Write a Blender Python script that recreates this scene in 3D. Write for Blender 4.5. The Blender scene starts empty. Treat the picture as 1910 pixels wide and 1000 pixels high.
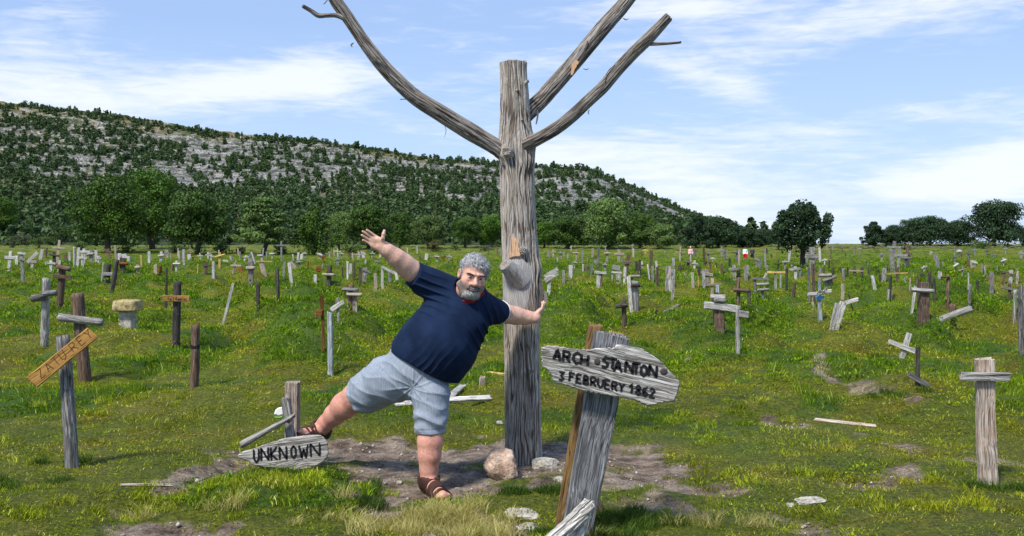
import bpy, math, random
import numpy as np
from mathutils import Vector, Matrix
random.seed(7); RNG = np.random.default_rng(7)
S = bpy.context.scene
R = math.radians
# ---------------------------------------------------------------- camera
CAMZ = 1.5; FPX = 1800.0; HY = 455.0; CX = 955.0
cam_d = bpy.data.cameras.new('camera'); cam = bpy.data.objects.new('camera', cam_d)
S.collection.objects.link(cam); S.camera = cam
cam.location = (0, 0, CAMZ); cam.rotation_euler = (R(90), 0, 0)
cam_d.sensor_width = 36; cam_d.lens = 36*FPX/1910
cam_d.shift_y = -45/1910; cam_d.clip_end = 6000; cam_d.clip_start = .05
# ---------------------------------------------------------------- light
SUN_EL, SUN_AZ = 54, -36          # azimuth measured from behind the camera, minus = left
sd = bpy.data.lights.new('sun', 'SUN'); sun = bpy.data.objects.new('sun', sd); S.collection.objects.link(sun)
sd.energy = 3.1; sd.angle = R(8.0); sd.color = (1, .94, .84)
sdir = Vector((math.sin(R(SUN_AZ))*math.cos(R(SUN_EL)), -math.cos(R(SUN_AZ))*math.cos(R(SUN_EL)), math.sin(R(SUN_EL))))
sun.rotation_euler = sdir.to_track_quat('Z', 'Y').to_euler()
S.view_settings.view_transform = 'Standard'; S.view_settings.look = 'None'
S.view_settings.gamma = 1; S.view_settings.use_curve_mapping = False
S.view_settings.exposure = 0.80
world = bpy.data.worlds.new('World'); S.world = world; world.use_nodes = True

class NT:
    """tiny node-tree builder"""
    def __init__(s, nt): s.nt = nt; s.n = nt.nodes; s.l = nt.links
    def node(s, t, **kw):
        n = s.n.new(t)
        for k, v in kw.items(): setattr(n, k, v)
        return n
    def put(s, sock, v):
        if v is None: return
        if isinstance(v, bpy.types.NodeSocket): s.l.new(v, sock)
        else:
            try: sock.default_value = v
            except Exception: sock.default_value = (*v, 1) if len(v) == 3 else v
    def math(s, op, a, b=None, c=None, clamp=False):
        n = s.node('ShaderNodeMath', operation=op, use_clamp=clamp)
        for i, v in enumerate((a, b, c)): 
            if v is not None: s.put(n.inputs[i], v)
        return n.outputs[0]
    def vmath(s, op, a, b=None):
        n = s.node('ShaderNodeVectorMath', operation=op)
        s.put(n.inputs[0], a)
        if b is not None: s.put(n.inputs[1], b)
        return n.outputs[0]
    def noise(s, vec, scale=5, detail=4, rough=.5, dist=0, dim='3D'):
        n = s.node('ShaderNodeTexNoise', noise_dimensions=dim)
        s.put(n.inputs['Vector'], vec); n.inputs['Scale'].default_value = scale
        n.inputs['Detail'].default_value = detail; n.inputs['Roughness'].default_value = rough
        n.inputs['Distortion'].default_value = dist
        return n.outputs[0]
    def ramp(s, fac, stops, interp='LINEAR'):
        n = s.node('ShaderNodeValToRGB'); cr = n.color_ramp; cr.interpolation = interp
        while len(cr.elements) < len(stops): cr.elements.new(.5)
        for e, (p, c) in zip(cr.elements, stops):
            e.position = p; e.color = (*c, 1) if not isinstance(c, (int, float)) else (c, c, c, 1)
        s.put(n.inputs[0], fac); return n.outputs[0]
    def mix(s, fac, a, b, mode='MIX'):
        n = s.node('ShaderNodeMix', data_type='RGBA', blend_type=mode)
        s.put(n.inputs[0], fac); s.put(n.inputs[6], a); s.put(n.inputs[7], b); return n.outputs[2]
    def maprange(s, v, a, b, c=0, d=1, smooth=False):
        n = s.node('ShaderNodeMapRange'); n.interpolation_type = 'SMOOTHSTEP' if smooth else 'LINEAR'
        s.put(n.inputs[0], v)
        for i, q in enumerate((a, b, c, d)): n.inputs[i+1].default_value = q
        return n.outputs[0]

w = NT(world.node_tree); w.n.clear()
tc = w.node('ShaderNodeTexCoord').outputs['Generated']
sky = w.node('ShaderNodeTexSky', sky_type='NISHITA'); sky.sun_disc = False
sky.sun_elevation = R(SUN_EL); sky.sun_rotation = math.atan2(sdir.x, sdir.y)
sky.air_density = 1.15; sky.dust_density = .6; sky.ozone_density = 3.0
sep = w.node('ShaderNodeSeparateXYZ'); w.put(sep.inputs[0], tc)
az = w.math('ARCTAN2', sep.outputs[0], sep.outputs[1]); el = w.math('ARCSINE', sep.outputs[2])
comb = w.node('ShaderNodeCombineXYZ'); w.put(comb.inputs[0], az); w.put(comb.inputs[1], w.math('MULTIPLY', el, 2.2))
ang = comb.outputs[0]
# streaky cirrus pattern (rotated, stretched noise over azimuth / elevation)
mp = w.node('ShaderNodeMapping'); w.put(mp.inputs[0], ang); mp.inputs['Rotation'].default_value = (0, 0, R(14)); mp.inputs['Scale'].default_value = (4.5, 10, 1)
n1 = w.noise(mp.outputs[0], 1.0, 9, .58, .9)
n2 = w.noise(ang, 3.3, 5, .5, .4)
mp2 = w.node('ShaderNodeMapping'); w.put(mp2.inputs[0], ang); mp2.inputs['Rotation'].default_value = (0, 0, R(-28)); mp2.inputs['Scale'].default_value = (22, 60, 1)
n3 = w.noise(mp2.outputs[0], 1.0, 4, .6, .6)
pat = w.math('ADD', w.math('MULTIPLY', n1, .52), w.math('ADD', w.math('MULTIPLY', n2, .20), w.math('MULTIPLY', n3, .28)))
# the cloud banks: azimuth/elevation centre, half sizes, tilt, weight (degrees taken off the sky)
def px_dir(x, y):
    u, v = (x-CX)/FPX, (HY-y)/FPX
    return math.atan2(u, 1), math.atan2(v, math.hypot(1, u))
CL = [(330,165,330,62,-6,.22),(60,60,150,70,-20,.24),(60,200,240,70,-8,.20),(520,150,160,34,-8,.24),
      (1640,20,380,62,-2,.34),(1290,8,190,34,0,.24),(1330,125,150,34,6,.20),(1390,178,85,26,16,.30),
      (1320,345,240,86,2,.34),(1480,425,560,50,0,.20),(1895,300,170,46,-12,.44),(1750,345,150,24,0,.24),
      (1720,215,300,26,-3,.14),(1560,265,130,20,0,.12),(830,60,260,80,30,.10),(700,200,240,60,10,.10),(1050,290,200,50,0,.22)]
tot = None
for cx, cy, rx, ry, rot, wt in CL:
    a0, e0 = px_dir(cx, cy); c, s_ = math.cos(R(rot)), math.sin(R(rot))
    da = w.math('SUBTRACT', az, a0); de = w.math('SUBTRACT', el, e0)
    p = w.math('ADD', w.math('MULTIPLY', da, c*FPX/rx), w.math('MULTIPLY', de, -s_*FPX/rx))
    q = w.math('ADD', w.math('MULTIPLY', da, s_*FPX/ry), w.math('MULTIPLY', de, c*FPX/ry))
    r2 = w.math('ADD', w.math('MULTIPLY', p, p), w.math('MULTIPLY', q, q))
    g = w.math('MULTIPLY', w.math('EXPONENT', w.math('MULTIPLY', r2, -.9)), wt)
    tot = g if tot is None else w.math('ADD', tot, g)
cov = w.maprange(w.math('ADD', w.math('MULTIPLY', pat, 1.45), w.math('MINIMUM', tot, .50)), .78, 1.20, 0, 1, True)
lowhaze = w.maprange(el, 0.0, .22, .55, .12)
cl_col = (8.6, 8.9, 9.4)
veil = w.mix(lowhaze, w.mix(.60, sky.outputs[0], (3.6, 5.3, 9.4)), (5.9, 7.7, 10.0))
full = w.mix(w.math('MULTIPLY', cov, .8), veil, cl_col)
bg = w.node('ShaderNodeBackground'); w.put(bg.inputs[0], full); bg.inputs[1].default_value = .069
wo = w.node('ShaderNodeOutputWorld'); w.l.new(bg.outputs[0], wo.inputs[0])

# ---------------------------------------------------------------- helpers
def W(px, py, d): return np.array([(px-CX)/FPX*d, d, CAMZ-(py-HY)/FPX*d])
def _h(ix, iy, iz, s=0):
    n = (ix.astype(np.int64)*374761393 + iy.astype(np.int64)*668265263 + iz.astype(np.int64)*2147483647 + s*1274126177) & 0x7fffffff
    n = ((n ^ (n >> 13)) * 1274126177) & 0x7fffffff
    n = ((n ^ (n >> 15)) * 974634777) & 0x7fffffff
    return (n ^ (n >> 16)) / 2147483647.0 * 1.0
def vn(x, y, z=0.0, s=0):
    """value noise 0..1, vectorised"""
    x, y, z = np.broadcast_arrays(np.asarray(x, float), np.asarray(y, float), np.asarray(z, float))
    fx, fy, fz = np.floor(x), np.floor(y), np.floor(z)
    tx, ty, tz = x-fx, y-fy, z-fz
    tx, ty, tz = (t*t*(3-2*t) for t in (tx, ty, tz))
    r = 0
    for i in (0, 1):
        for j in (0, 1):
            for k in (0, 1):
                wgt = (tx if i else 1-tx)*(ty if j else 1-ty)*(tz if k else 1-tz)
                r = r + wgt*_h(fx+i, fy+j, fz+k, s)
    return r
def fbm(x, y, z=0.0, o=4, s=0, g=.5):
    a, t, r = 1, 0, 0
    for i in range(o):
        r = r + a*vn(np.asarray(x)*2**i+i*17.3, np.asarray(y)*2**i+i*5.1, np.asarray(z)*2**i, s+i); t += a; a *= g
    return r/t
def sst(x, a, b):
    t = np.clip((x-a)/(b-a), 0, 1); return t*t*(3-2*t)

def link(o): S.collection.objects.link(o); return o
def tag(o, label=None, cat=None, group=None, kind=None):
    if label: o['label'] = label
    if cat: o['category'] = cat
    if group: o['group'] = group
    if kind: o['kind'] = kind
    return o
def empty(name, loc, label, cat, group=None):
    o = bpy.data.objects.new(name, None); o.location = [float(q) for q in loc]; o.empty_display_size = .1; link(o)
    return tag(o, label, cat, group)
def mesh_obj(name, verts, faces, mat=None, parent=None, smooth=False, attrs=None, col=None):
    """faces: list of tuples or (N,3|4) array. verts are world coordinates; made local to the parent"""
    v = np.asarray(verts, np.float64)
    off = np.array(parent_world(parent)) if parent is not None else np.zeros(3)
    v = v - off
    me = bpy.data.meshes.new(name)
    if isinstance(faces, np.ndarray):
        fast_mesh(me, v, faces)
    else:
        me.from_pydata(v.tolist(), [], [tuple(int(i) for i in f) for f in faces])
    if smooth: me.polygons.foreach_set('use_smooth', np.ones(len(me.polygons), bool))
    for k, (typ, arr) in (attrs or {}).items():
        a = me.attributes.new(k, typ, 'POINT')
        key = {'FLOAT': 'value', 'FLOAT_VECTOR': 'vector', 'FLOAT_COLOR': 'color', 'INT': 'value'}[typ]
        a.data.foreach_set(key, np.asarray(arr, np.int32 if typ == 'INT' else np.float32).ravel())
    if mat is not None: me.materials.append(mat)
    me.update(); me.validate()
    o = bpy.data.objects.new(name, me); link(o)
    if parent is not None: o.parent = parent
    return o
def parent_world(p):
    v = np.zeros(3)
    while p is not None: v = v+np.array(p.location); p = p.parent
    return v
def fast_mesh(me, v, f):
    n, k = f.shape
    me.vertices.add(len(v)); me.vertices.foreach_set('co', v.astype(np.float32).ravel())
    me.loops.add(n*k); me.loops.foreach_set('vertex_index', f.astype(np.int32).ravel())
    me.polygons.add(n); me.polygons.foreach_set('loop_start', np.arange(n, dtype=np.int32)*k)
    me.update(calc_edges=True)
def rebase(o, loc):
    """put a top-level mesh's origin at loc"""
    loc = np.asarray(loc, float); me = o.data; n = len(me.vertices); co = np.empty(n*3, np.float32)
    me.vertices.foreach_get('co', co); co = co.reshape(-1, 3)-loc.astype(np.float32); me.vertices.foreach_set('co', co.ravel()); me.update()
    o.location = loc.tolist(); return o
class Acc:
    """collects pieces of one mesh"""
    def __init__(s): s.v = []; s.f = []; s.g = []; s.n = 0
    def add(s, v, f, g=None):
        v = np.asarray(v, float); s.v.append(v); s.f += [tuple(i+s.n for i in q) for q in f]
        s.g.append(np.zeros((len(v), 3)) if g is None else np.asarray(g, float)); s.n += len(v)
    def build(s, name, mat, parent=None, smooth=False):
        return mesh_obj(name, np.vstack(s.v), s.f, mat, parent, smooth, {'gr': ('FLOAT_VECTOR', np.vstack(s.g))})

# ---------------------------------------------------------------- terrain
_GY = [-60, 0, 30, 60, 85, 112, 135, 150, 168, 200, 260, 2500]
_GZ = [0, 0, 0, -.15, -.42, -.55, -.12, .35, .95, 1.12, 1.18, 1.18]
def base_z(x, y):
    x = np.asarray(x, float); y = np.asarray(y, float)
    z = np.interp(y, _GY, _GZ)
    return z + sst(y, 60, 150)*(.16*(fbm(x/40, y/40, 0, 2, 5)-.5)) + .10*np.clip((x-5)/60, 0, 1)*sst(y, 100, 160)*.8
def domes(x, y, cx, cy, hmin, hmax, s):
    """rounded hummocks, one per jittered cell, meeting in creases"""
    gx, gy = x/cx, y/cy; ix, iy = np.floor(gx), np.floor(gy); best = np.zeros(np.broadcast(x, y).shape)
    z0 = np.zeros_like(ix)
    for i in (-1, 0, 1):
        for j in (-1, 0, 1):
            jx, jy = ix+i, iy+j; px_, py_ = jx+.5+.7*(_h(jx, jy, z0, s)-.5), jy+.5+.7*(_h(jx, jy, z0, s+1)-.5)
            rr = .52+.38*_h(jx, jy, z0, s+2); hh = hmin+(hmax-hmin)*_h(jx, jy, z0, s+3)
            an = 3.14*_h(jx, jy, z0, s+4); c, sn = np.cos(an), np.sin(an); dx, dy = (gx-px_), (gy-py_)
            u, v = (dx*c+dy*sn)/rr, (-dx*sn+dy*c)/(rr*.72)
            best = np.maximum(best, hh*np.clip(1-u*u-v*v, 0, 1)**.85)
    return best
def ground_z(x, y):
    x = np.asarray(x, float); y = np.asarray(y, float)
    z = base_z(x, y)
    fade = sst(y, 6.6, 13)*(1-sst(y, 60, 110)*.55)*.92 + .12
    wx, wy = x+.5*vn(x/.9, y/.9, 0, 15), y+.5*vn(x/.9+9, y/.9, 0, 16)
    m = domes(wx, wy, 1.8, 2.0, .06, .60, 50)*(.35+.65*sst(fbm(x/6, y/6, 0, 2, 17), .36, .54)) + domes(wx, wy, .75, .75, .0, .19, 60) + .05*fbm(x/.4, y/.35, 0, 2, 14)
    z = z + m*fade + .03*(fbm(x/.35, y/.3, 0, 3, 13)-.5)*(.6+fade)
    # worn hollow round the man and the path running off bottom left
    z = z + lush(x, y)*.11
    z = z - .05*dirt(x, y, soft=True)
    return z
def lush(x, y):
    """the green bank below the oval board"""
    return np.exp(-(((x+1.38)/.62)**2+((y-5.62)/.30)**2)**1.5)
DIRT = []   # capsules x0,y0,x1,y1,r (metres)
def _gp(px, py):
    d = FPX*CAMZ/(py-HY); return (px-CX)/FPX*d, d
def dcap(px0, py0, px1, py1, r):
    a, b = _gp(px0, py0), _gp(px1, py1); DIRT.append((*a, *b, r))
dcap(655,842,930,842,.26); dcap(690,880,900,880,.24); dcap(735,915,880,905,.22); dcap(715,948,760,985,.12)
dcap(1040,850,1180,858,.22); dcap(1140,900,1210,880,.22); dcap(960,872,1100,870,.22); dcap(1000,905,1130,905,.15)
dcap(560,838,640,835,.16); dcap(255,960,300,935,.09); dcap(300,925,400,888,.07); dcap(400,888,455,860,.05)
dcap(1480,688,1545,735,.02); dcap(1545,735,1700,778,.05); dcap(1560,648,1600,650,.12)
dcap(1620,822,1700,845,.0); dcap(1700,852,1905,868,.02); dcap(1260,912,1345,918,.09); dcap(1620,905,1680,890,.16)
dcap(860,985,990,985,.12); dcap(1400,622,1480,640,.05); dcap(420,848,450,845,.08); dcap(1430,790,1480,800,.06); dcap(400,1000,250,985,.06)
dcap(1180,940,1300,955,.08); dcap(1500,985,1560,990,.08); dcap(1290,690,1350,690,.06)
def dirt(x, y, soft=False):
    x = np.asarray(x, float); y = np.asarray(y, float)
    best = np.full(np.broadcast(x, y).shape, 9.0)
    for x0, y0, x1, y1, r in DIRT:
        dx, dy = x1-x0, y1-y0; t = np.clip(((x-x0)*dx+(y-y0)*dy)/(dx*dx+dy*dy+1e-9), 0, 1)
        best = np.minimum(best, np.hypot(x-x0-t*dx, (y-y0-t*dy)*.8)-r)
    if soft: return 1-sst(best, -.12, .16)
    nz = (fbm(x/.22, y/.22, 0, 4, 31)-.5)*.46
    return 1-sst(best+nz, -.03, .05)
_DD = np.concatenate([np.linspace(3.5, 20, 1200), np.linspace(20.02, 230, 6000)])
def hit(px, py):
    """first point of the ground met by the ray through a pixel"""
    x = (px-CX)/FPX*_DD; zr = CAMZ-(py-HY)/FPX*_DD
    below = zr <= ground_z(x, _DD)
    i = int(np.argmax(below)) if below.any() else len(_DD)-1
    return float(_DD[i])
# ---------------------------------------------------------------- materials
def new_mat(name):
    m = bpy.data.materials.new(name); m.use_nodes = True; t = NT(m.node_tree); t.n.clear()
    out = t.node('ShaderNodeOutputMaterial'); b = t.node('ShaderNodeBsdfPrincipled')
    t.l.new(b.outputs[0], out.inputs[0]); b.inputs['Roughness'].default_value = .85
    b.inputs['Specular IOR Level'].default_value = .25
    return m, t, b, out
def bump(t, b, h, strength=.5, dist=.01):
    n = t.node('ShaderNodeBump'); n.inputs['Strength'].default_value = strength; n.inputs['Distance'].default_value = dist
    t.put(n.inputs['Height'], h); t.l.new(n.outputs[0], b.inputs['Normal']); return n
def attr(t, name): 
    n = t.node('ShaderNodeAttribute', attribute_name=name); return n
def wood(name, dark, mid, light, contrast=1.0, warm=None, white_bottom=False, bs=.8):
    m, t, b, _ = new_mat(name)
    g = attr(t, 'gr').outputs['Vector']
    oi = t.node('ShaderNodeObjectInfo').outputs['Random']
    def sc(v): 
        mp = t.node('ShaderNodeMapping'); t.put(mp.inputs[0], g); mp.inputs['Scale'].default_value = v; return mp.outputs[0]
    warp = t.noise(sc((3, 3, 3)), 1, 2)
    gw = t.vmath('ADD', sc((2.6, 85, 85)), t.vmath('MULTIPLY', warp, (0.0, 5.0, 5.0)))
    fine = t.noise(gw, 1.0, 7, .70)
    gw2 = t.vmath('ADD', sc((5.0, 190, 190)), t.vmath('MULTIPLY', warp, (0, 9, 9)))
    crack = t.noise(gw2, 1.0, 3, .5)
    blot = t.noise(sc((5, 9, 9)), 1, 5, .6)
    c = t.ramp(fine, [(.5-.2/contrast, dark), (.5, mid), (.5+.16/contrast, light)])
    ck = t.ramp(crack, [(.38, .10), (.47, 1.0)])
    c = t.mix(.75, c, ck, 'MULTIPLY')
    c = t.mix(t.ramp(blot, [(.45, 0.0), (.75, .55)]), c, warm or tuple(q*.55 for q in mid))
    vr = t.math('ADD', t.math('MULTIPLY', oi, .5), .75)
    c = t.mix(1.0, c, vr, 'MULTIPLY')
    t.put(b.inputs[0], c)
    h = t.math('ADD', t.math('MULTIPLY', fine, .6), t.math('MULTIPLY', t.ramp(crack, [(.34, 0.0), (.48, 1.0)]), .5))
    bump(t, b, h, bs, .006)
    return m
M = {}
M['grey'] = wood('weathered_grey_wood', (.058,.054,.050), (.25,.238,.22), (.52,.505,.48), 1.2)
M['post'] = wood('pale_grey_post_wood', (.045,.045,.048), (.22,.222,.232), (.46,.465,.475), 1.3)
M['sign'] = wood('silver_board_wood', (.065,.06,.055), (.30,.285,.262), (.56,.54,.515), 1.5, warm=(.20,.17,.14), bs=1.0)
M['slate'] = wood('slate_grey_wood', (.035,.033,.032), (.145,.14,.135), (.36,.35,.335), 1.4)
M['white'] = wood('bleached_wood', (.16,.145,.125), (.47,.45,.415), (.76,.74,.70), 1.1)
M['brown'] = wood('brown_wood', (.028,.020,.015), (.115,.078,.055), (.26,.20,.16), 1.0, warm=(.16,.07,.035))
M['dark'] = wood('dark_wood', (.012,.010,.009), (.055,.045,.04), (.16,.145,.135), 1.0)
M['tan'] = wood('fresh_board_wood', (.16,.075,.018), (.34,.18,.045), (.46,.27,.09), .8, warm=(.33,.17,.05), bs=.3)
M['rust'] = wood('rust_brown_wood', (.07,.022,.006), (.20,.075,.015), (.34,.15,.035), .8)
M['plank'] = wood('pale_brown_plank_wood', (.12,.085,.06), (.36,.30,.25), (.60,.54,.48), 1.0, warm=(.30,.16,.08))
M['ochre'] = wood('ochre_brown_wood', (.09,.045,.015), (.27,.16,.06), (.42,.28,.13), .8)
M['yellow'] = wood('yellowed_wood', (.25,.15,.03), (.55,.38,.12), (.75,.58,.25), .8)
M['bluewood'] = wood('pale_blue_painted_wood', (.10,.12,.14), (.34,.38,.42), (.66,.70,.73), .9)
def flat(name, col, rough=.8, nz=.25, scale=30, bs=0):
    m, t, b, _ = new_mat(name)
    co = t.node('ShaderNodeTexCoord').outputs['Object']
    n = t.noise(co, scale, 4)
    c = t.mix(n, tuple(q*(1-nz) for q in col), tuple(min(1, q*(1+nz)) for q in col))
    t.put(b.inputs[0], c); b.inputs['Roughness'].default_value = rough
    if bs: bump(t, b, n, bs, .004)
    return m
M['paint'] = flat('black_brush_paint', (.012,.012,.014), .6, .5, 80)
M['carve'] = flat('scorched_carving', (.06,.028,.01), .8, .5, 60)
M['blue'] = flat('blue_tape', (.10,.26,.50), .6)
M['nail'] = flat('knot_wood', (.06,.05,.045), .7, .6, 60, .4)
M['plastic'] = flat('white_plastic', (.75,.75,.72), .5, .1)
M['green'] = flat('green_plastic', (.15,.38,.08), .5, .2)
# stone
def stone(name, a, b_, c_, sc=14, bs=.8):
    m, t, b, _ = new_mat(name); co = t.node('ShaderNodeTexCoord').outputs['Object']
    n = t.noise(co, sc, 8, .65); n2 = t.noise(co, sc*4.5, 4, .6)
    v = t.node('ShaderNodeTexVoronoi'); t.put(v.inputs['Vector'], co); v.inputs['Scale'].default_value = sc*1.6
    c = t.ramp(n, [(.32, a), (.5, b_), (.68, c_)])
    c = t.mix(t.ramp(n2, [(.35, .6), (.5, 0.0)]), c, tuple(q*.35 for q in a))
    t.put(b.inputs[0], c); bump(t, b, t.math('ADD', n, t.math('MULTIPLY', n2, .4)), bs, .03); return m
M['pinkrock'] = stone('pinkish_rock', (.26,.16,.11), (.58,.42,.31), (.78,.64,.51))
M['tuff'] = stone('yellow_tuff_stone', (.14,.11,.04), (.42,.34,.16), (.60,.50,.28), 10, 1.0)
M['palestone'] = stone('pale_limestone', (.20,.18,.15), (.42,.39,.33), (.62,.58,.50), 9)
# soil, grass, field
def ground_mat():
    m, t, b, _ = new_mat('field_ground')
    geo = t.node('ShaderNodeNewGeometry').outputs['Position']
    d = attr(t, 'dirt').outputs['Fac']
    c = grass_col(t, geo, attr(t, 'tone').outputs['Fac'])
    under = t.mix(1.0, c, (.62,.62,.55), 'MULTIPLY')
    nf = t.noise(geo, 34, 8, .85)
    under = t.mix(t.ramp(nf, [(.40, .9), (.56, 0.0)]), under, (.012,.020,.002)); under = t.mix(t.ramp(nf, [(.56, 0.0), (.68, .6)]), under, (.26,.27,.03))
    sn = t.noise(geo, 7, 8, .68, .3); sn2 = t.noise(geo, 55, 5, .7)
    mp = t.node('ShaderNodeMapping'); t.put(mp.inputs[0], geo); mp.inputs['Scale'].default_value = (2.0, 5.5, 4)
    sn3 = t.noise(mp.outputs[0], 1.6, 6, .6, .6)
    soil = t.ramp(sn, [(.34, (.055,.036,.024)), (.45, (.135,.095,.066)), (.54, (.235,.17,.12)), (.66, (.47,.36,.25))])
    soil = t.mix(t.ramp(sn3, [(.45, 0.0), (.62, .8)]), soil, (.40,.33,.26))
    soil = t.mix(t.ramp(sn2, [(.34, .85), (.48, 0.0)]), soil, (.035,.025,.022))
    soil = t.mix(t.ramp(sn2, [(.60, 0.0), (.70, .8)]), soil, (.52,.47,.40))
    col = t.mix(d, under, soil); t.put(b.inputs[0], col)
    h = t.math('ADD', t.math('MULTIPLY', sn, 1.2), t.math('MULTIPLY', sn2, .35))
    bump(t, b, t.math('ADD', h, t.math('MULTIPLY', nf, .5)), 1.0, .05)
    return m
def grass_col(t, pos, tone=None):
    """colour of the turf by place: greens, olive, straw and a little rusty moss"""
    big = t.noise(pos, .42, 3, .5, .3); mid = t.noise(pos, 1.35, 5, .6, .4); sm = t.noise(pos, 6.5, 3, .6)
    sepn = t.node('ShaderNodeSeparateXYZ'); t.put(sepn.inputs[0], pos); Y = sepn.outputs[1]; X = sepn.outputs[0]
    far = t.maprange(Y, 14, 120, 0, 1)
    green = t.mix(sm, (.032,.078,.001), (.125,.225,.006))
    olive = t.mix(sm, (.105,.115,.002), (.26,.27,.010))
    straw = t.mix(sm, (.26,.19,.03), (.44,.36,.10))
    rust = (.19,.105,.006)
    c = t.mix(t.ramp(mid, [(.42, 0.0), (.62, 1.0)]), green, olive)
    c = t.mix(t.ramp(big, [(.46, 0.0), (.68, .75)]), c, olive)
    c = t.mix(t.math('MULTIPLY', t.ramp(t.noise(pos, 2.1, 4, .6), [(.54, 0.0), (.66, 1.0)]), .60), c, straw)
    c = t.mix(t.math('MULTIPLY', t.ramp(t.noise(pos, .9, 3, .6), [(.53, 0.0), (.64, 1.0)]), .6), c, rust)
    lush = t.mix(sm, (.09,.165,.002), (.225,.31,.010))
    c = t.mix(t.math('MULTIPLY', far, .55), c, lush)
    # strip of dry straw where the field ends below the trees
    dry = t.math('MULTIPLY', t.maprange(Y, 118, 150, 0, 1), t.ramp(t.noise(pos, .12, 4, .6), [(.35, .1), (.55, 1.0)]))
    c = t.mix(t.math('MULTIPLY', dry, .6), c, (.33,.27,.09))
    c = t.mix(1.0, c, (1.28,1.28,1.28), 'MULTIPLY')
    if tone is not None:
        herb = t.mix(sm, (.036,.098,.001), (.15,.290,.006)); herb = t.mix(t.ramp(mid, [(.42, 0.0), (.66, .8)]), herb, (.21,.295,.010))
        turf_ = t.mix(.45, c, t.mix(sm, (.20,.215,.008), (.40,.41,.03)))
        c = t.mix(t.maprange(tone, .25, .75, 0, 1), turf_, herb)
    return c
def grass_mat(name, dry=False, dark=False):
    m, t, b, out = new_mat(name)
    geo = t.node('ShaderNodeNewGeometry').outputs['Position']
    bl = attr(t, 'bl').outputs['Fac']
    if dry: c = t.mix(bl, (.26,.24,.05), (.58,.50,.22))
    elif dark: c = t.mix(bl, (.030,.060,.010), (.085,.15,.02))
    else:
        ta = attr(t, 'tone'); ta.attribute_type = 'INSTANCER'
        c = grass_col(t, geo, ta.outputs['Fac'])
        c = t.mix(1.0, c, t.math('ADD', t.math('MULTIPLY', t.node('ShaderNodeObjectInfo').outputs['Random'], .75), .60), 'MULTIPLY')
        c = t.mix(t.ramp(bl, [(.94, 0.0), (.96, .6)]), c, (.46,.40,.14))
        c = t.mix(1.0, c, t.math('ADD', t.math('MULTIPLY', t.math('POWER', bl, 1.6), 1.35), .50), 'MULTIPLY')
    t.put(b.inputs[0], c); b.inputs['Roughness'].default_value = .7; b.inputs['Specular IOR Level'].default_value = .10
    tr = t.node('ShaderNodeBsdfTranslucent'); t.put(tr.inputs[0], t.mix(1.0, c, (1.1,1.25,.6), 'MULTIPLY'))
    ms = t.node('ShaderNodeMixShader'); ms.inputs[0].default_value = .28
    t.l.new(b.outputs[0], ms.inputs[1]); t.l.new(tr.outputs[0], ms.inputs[2]); t.l.new(ms.outputs[0], out.inputs[0])
    return m
M['grass'] = grass_mat('grass_blades'); M['drygrass'] = grass_mat('dry_grass_blades', dry=True); M['darkgrass'] = grass_mat('dark_grass_blades', dark=True)
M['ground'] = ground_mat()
def leaf_mat(name, a, b_, spec=.3):
    m, t, b, out = new_mat(name)
    bl = attr(t, 'bl').outputs['Fac']; oi = t.node('ShaderNodeObjectInfo').outputs['Random']
    c = t.mix(bl, a, b_)
    c = t.mix(1.0, c, t.math('ADD', t.math('MULTIPLY', oi, .4), .8), 'MULTIPLY')
    t.put(b.inputs[0], c); b.inputs['Roughness'].default_value = .6; b.inputs['Specular IOR Level'].default_value = spec
    tr = t.node('ShaderNodeBsdfTranslucent'); t.put(tr.inputs[0], c)
    ms = t.node('ShaderNodeMixShader'); ms.inputs[0].default_value = .2
    t.l.new(b.outputs[0], ms.inputs[1]); t.l.new(tr.outputs[0], ms.inputs[2]); t.l.new(ms.outputs[0], out.inputs[0])
    return m
M['pine'] = leaf_mat('pine_needles', (.014,.046,.003), (.10,.205,.014))
M['juniper'] = leaf_mat('juniper_leaves', (.016,.046,.006), (.085,.165,.020))
M['dusky'] = leaf_mat('dusky_leaves', (.034,.075,.014), (.16,.25,.06))
M['fardark'] = leaf_mat('far_dark_leaves', (.012,.036,.014), (.048,.095,.034))
M['shrub'] = leaf_mat('olive_shrub_leaves', (.05,.055,.012), (.14,.125,.03))
M['greyshrub'] = leaf_mat('grey_green_shrub_leaves', (.05,.07,.03), (.16,.19,.10))
M['hilltree'] = leaf_mat('hillside_tree_leaves', (.022,.052,.015), (.085,.140,.042))
M['bark'] = flat('tree_bark', (.06,.05,.045), .9, .5, 6)
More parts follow.
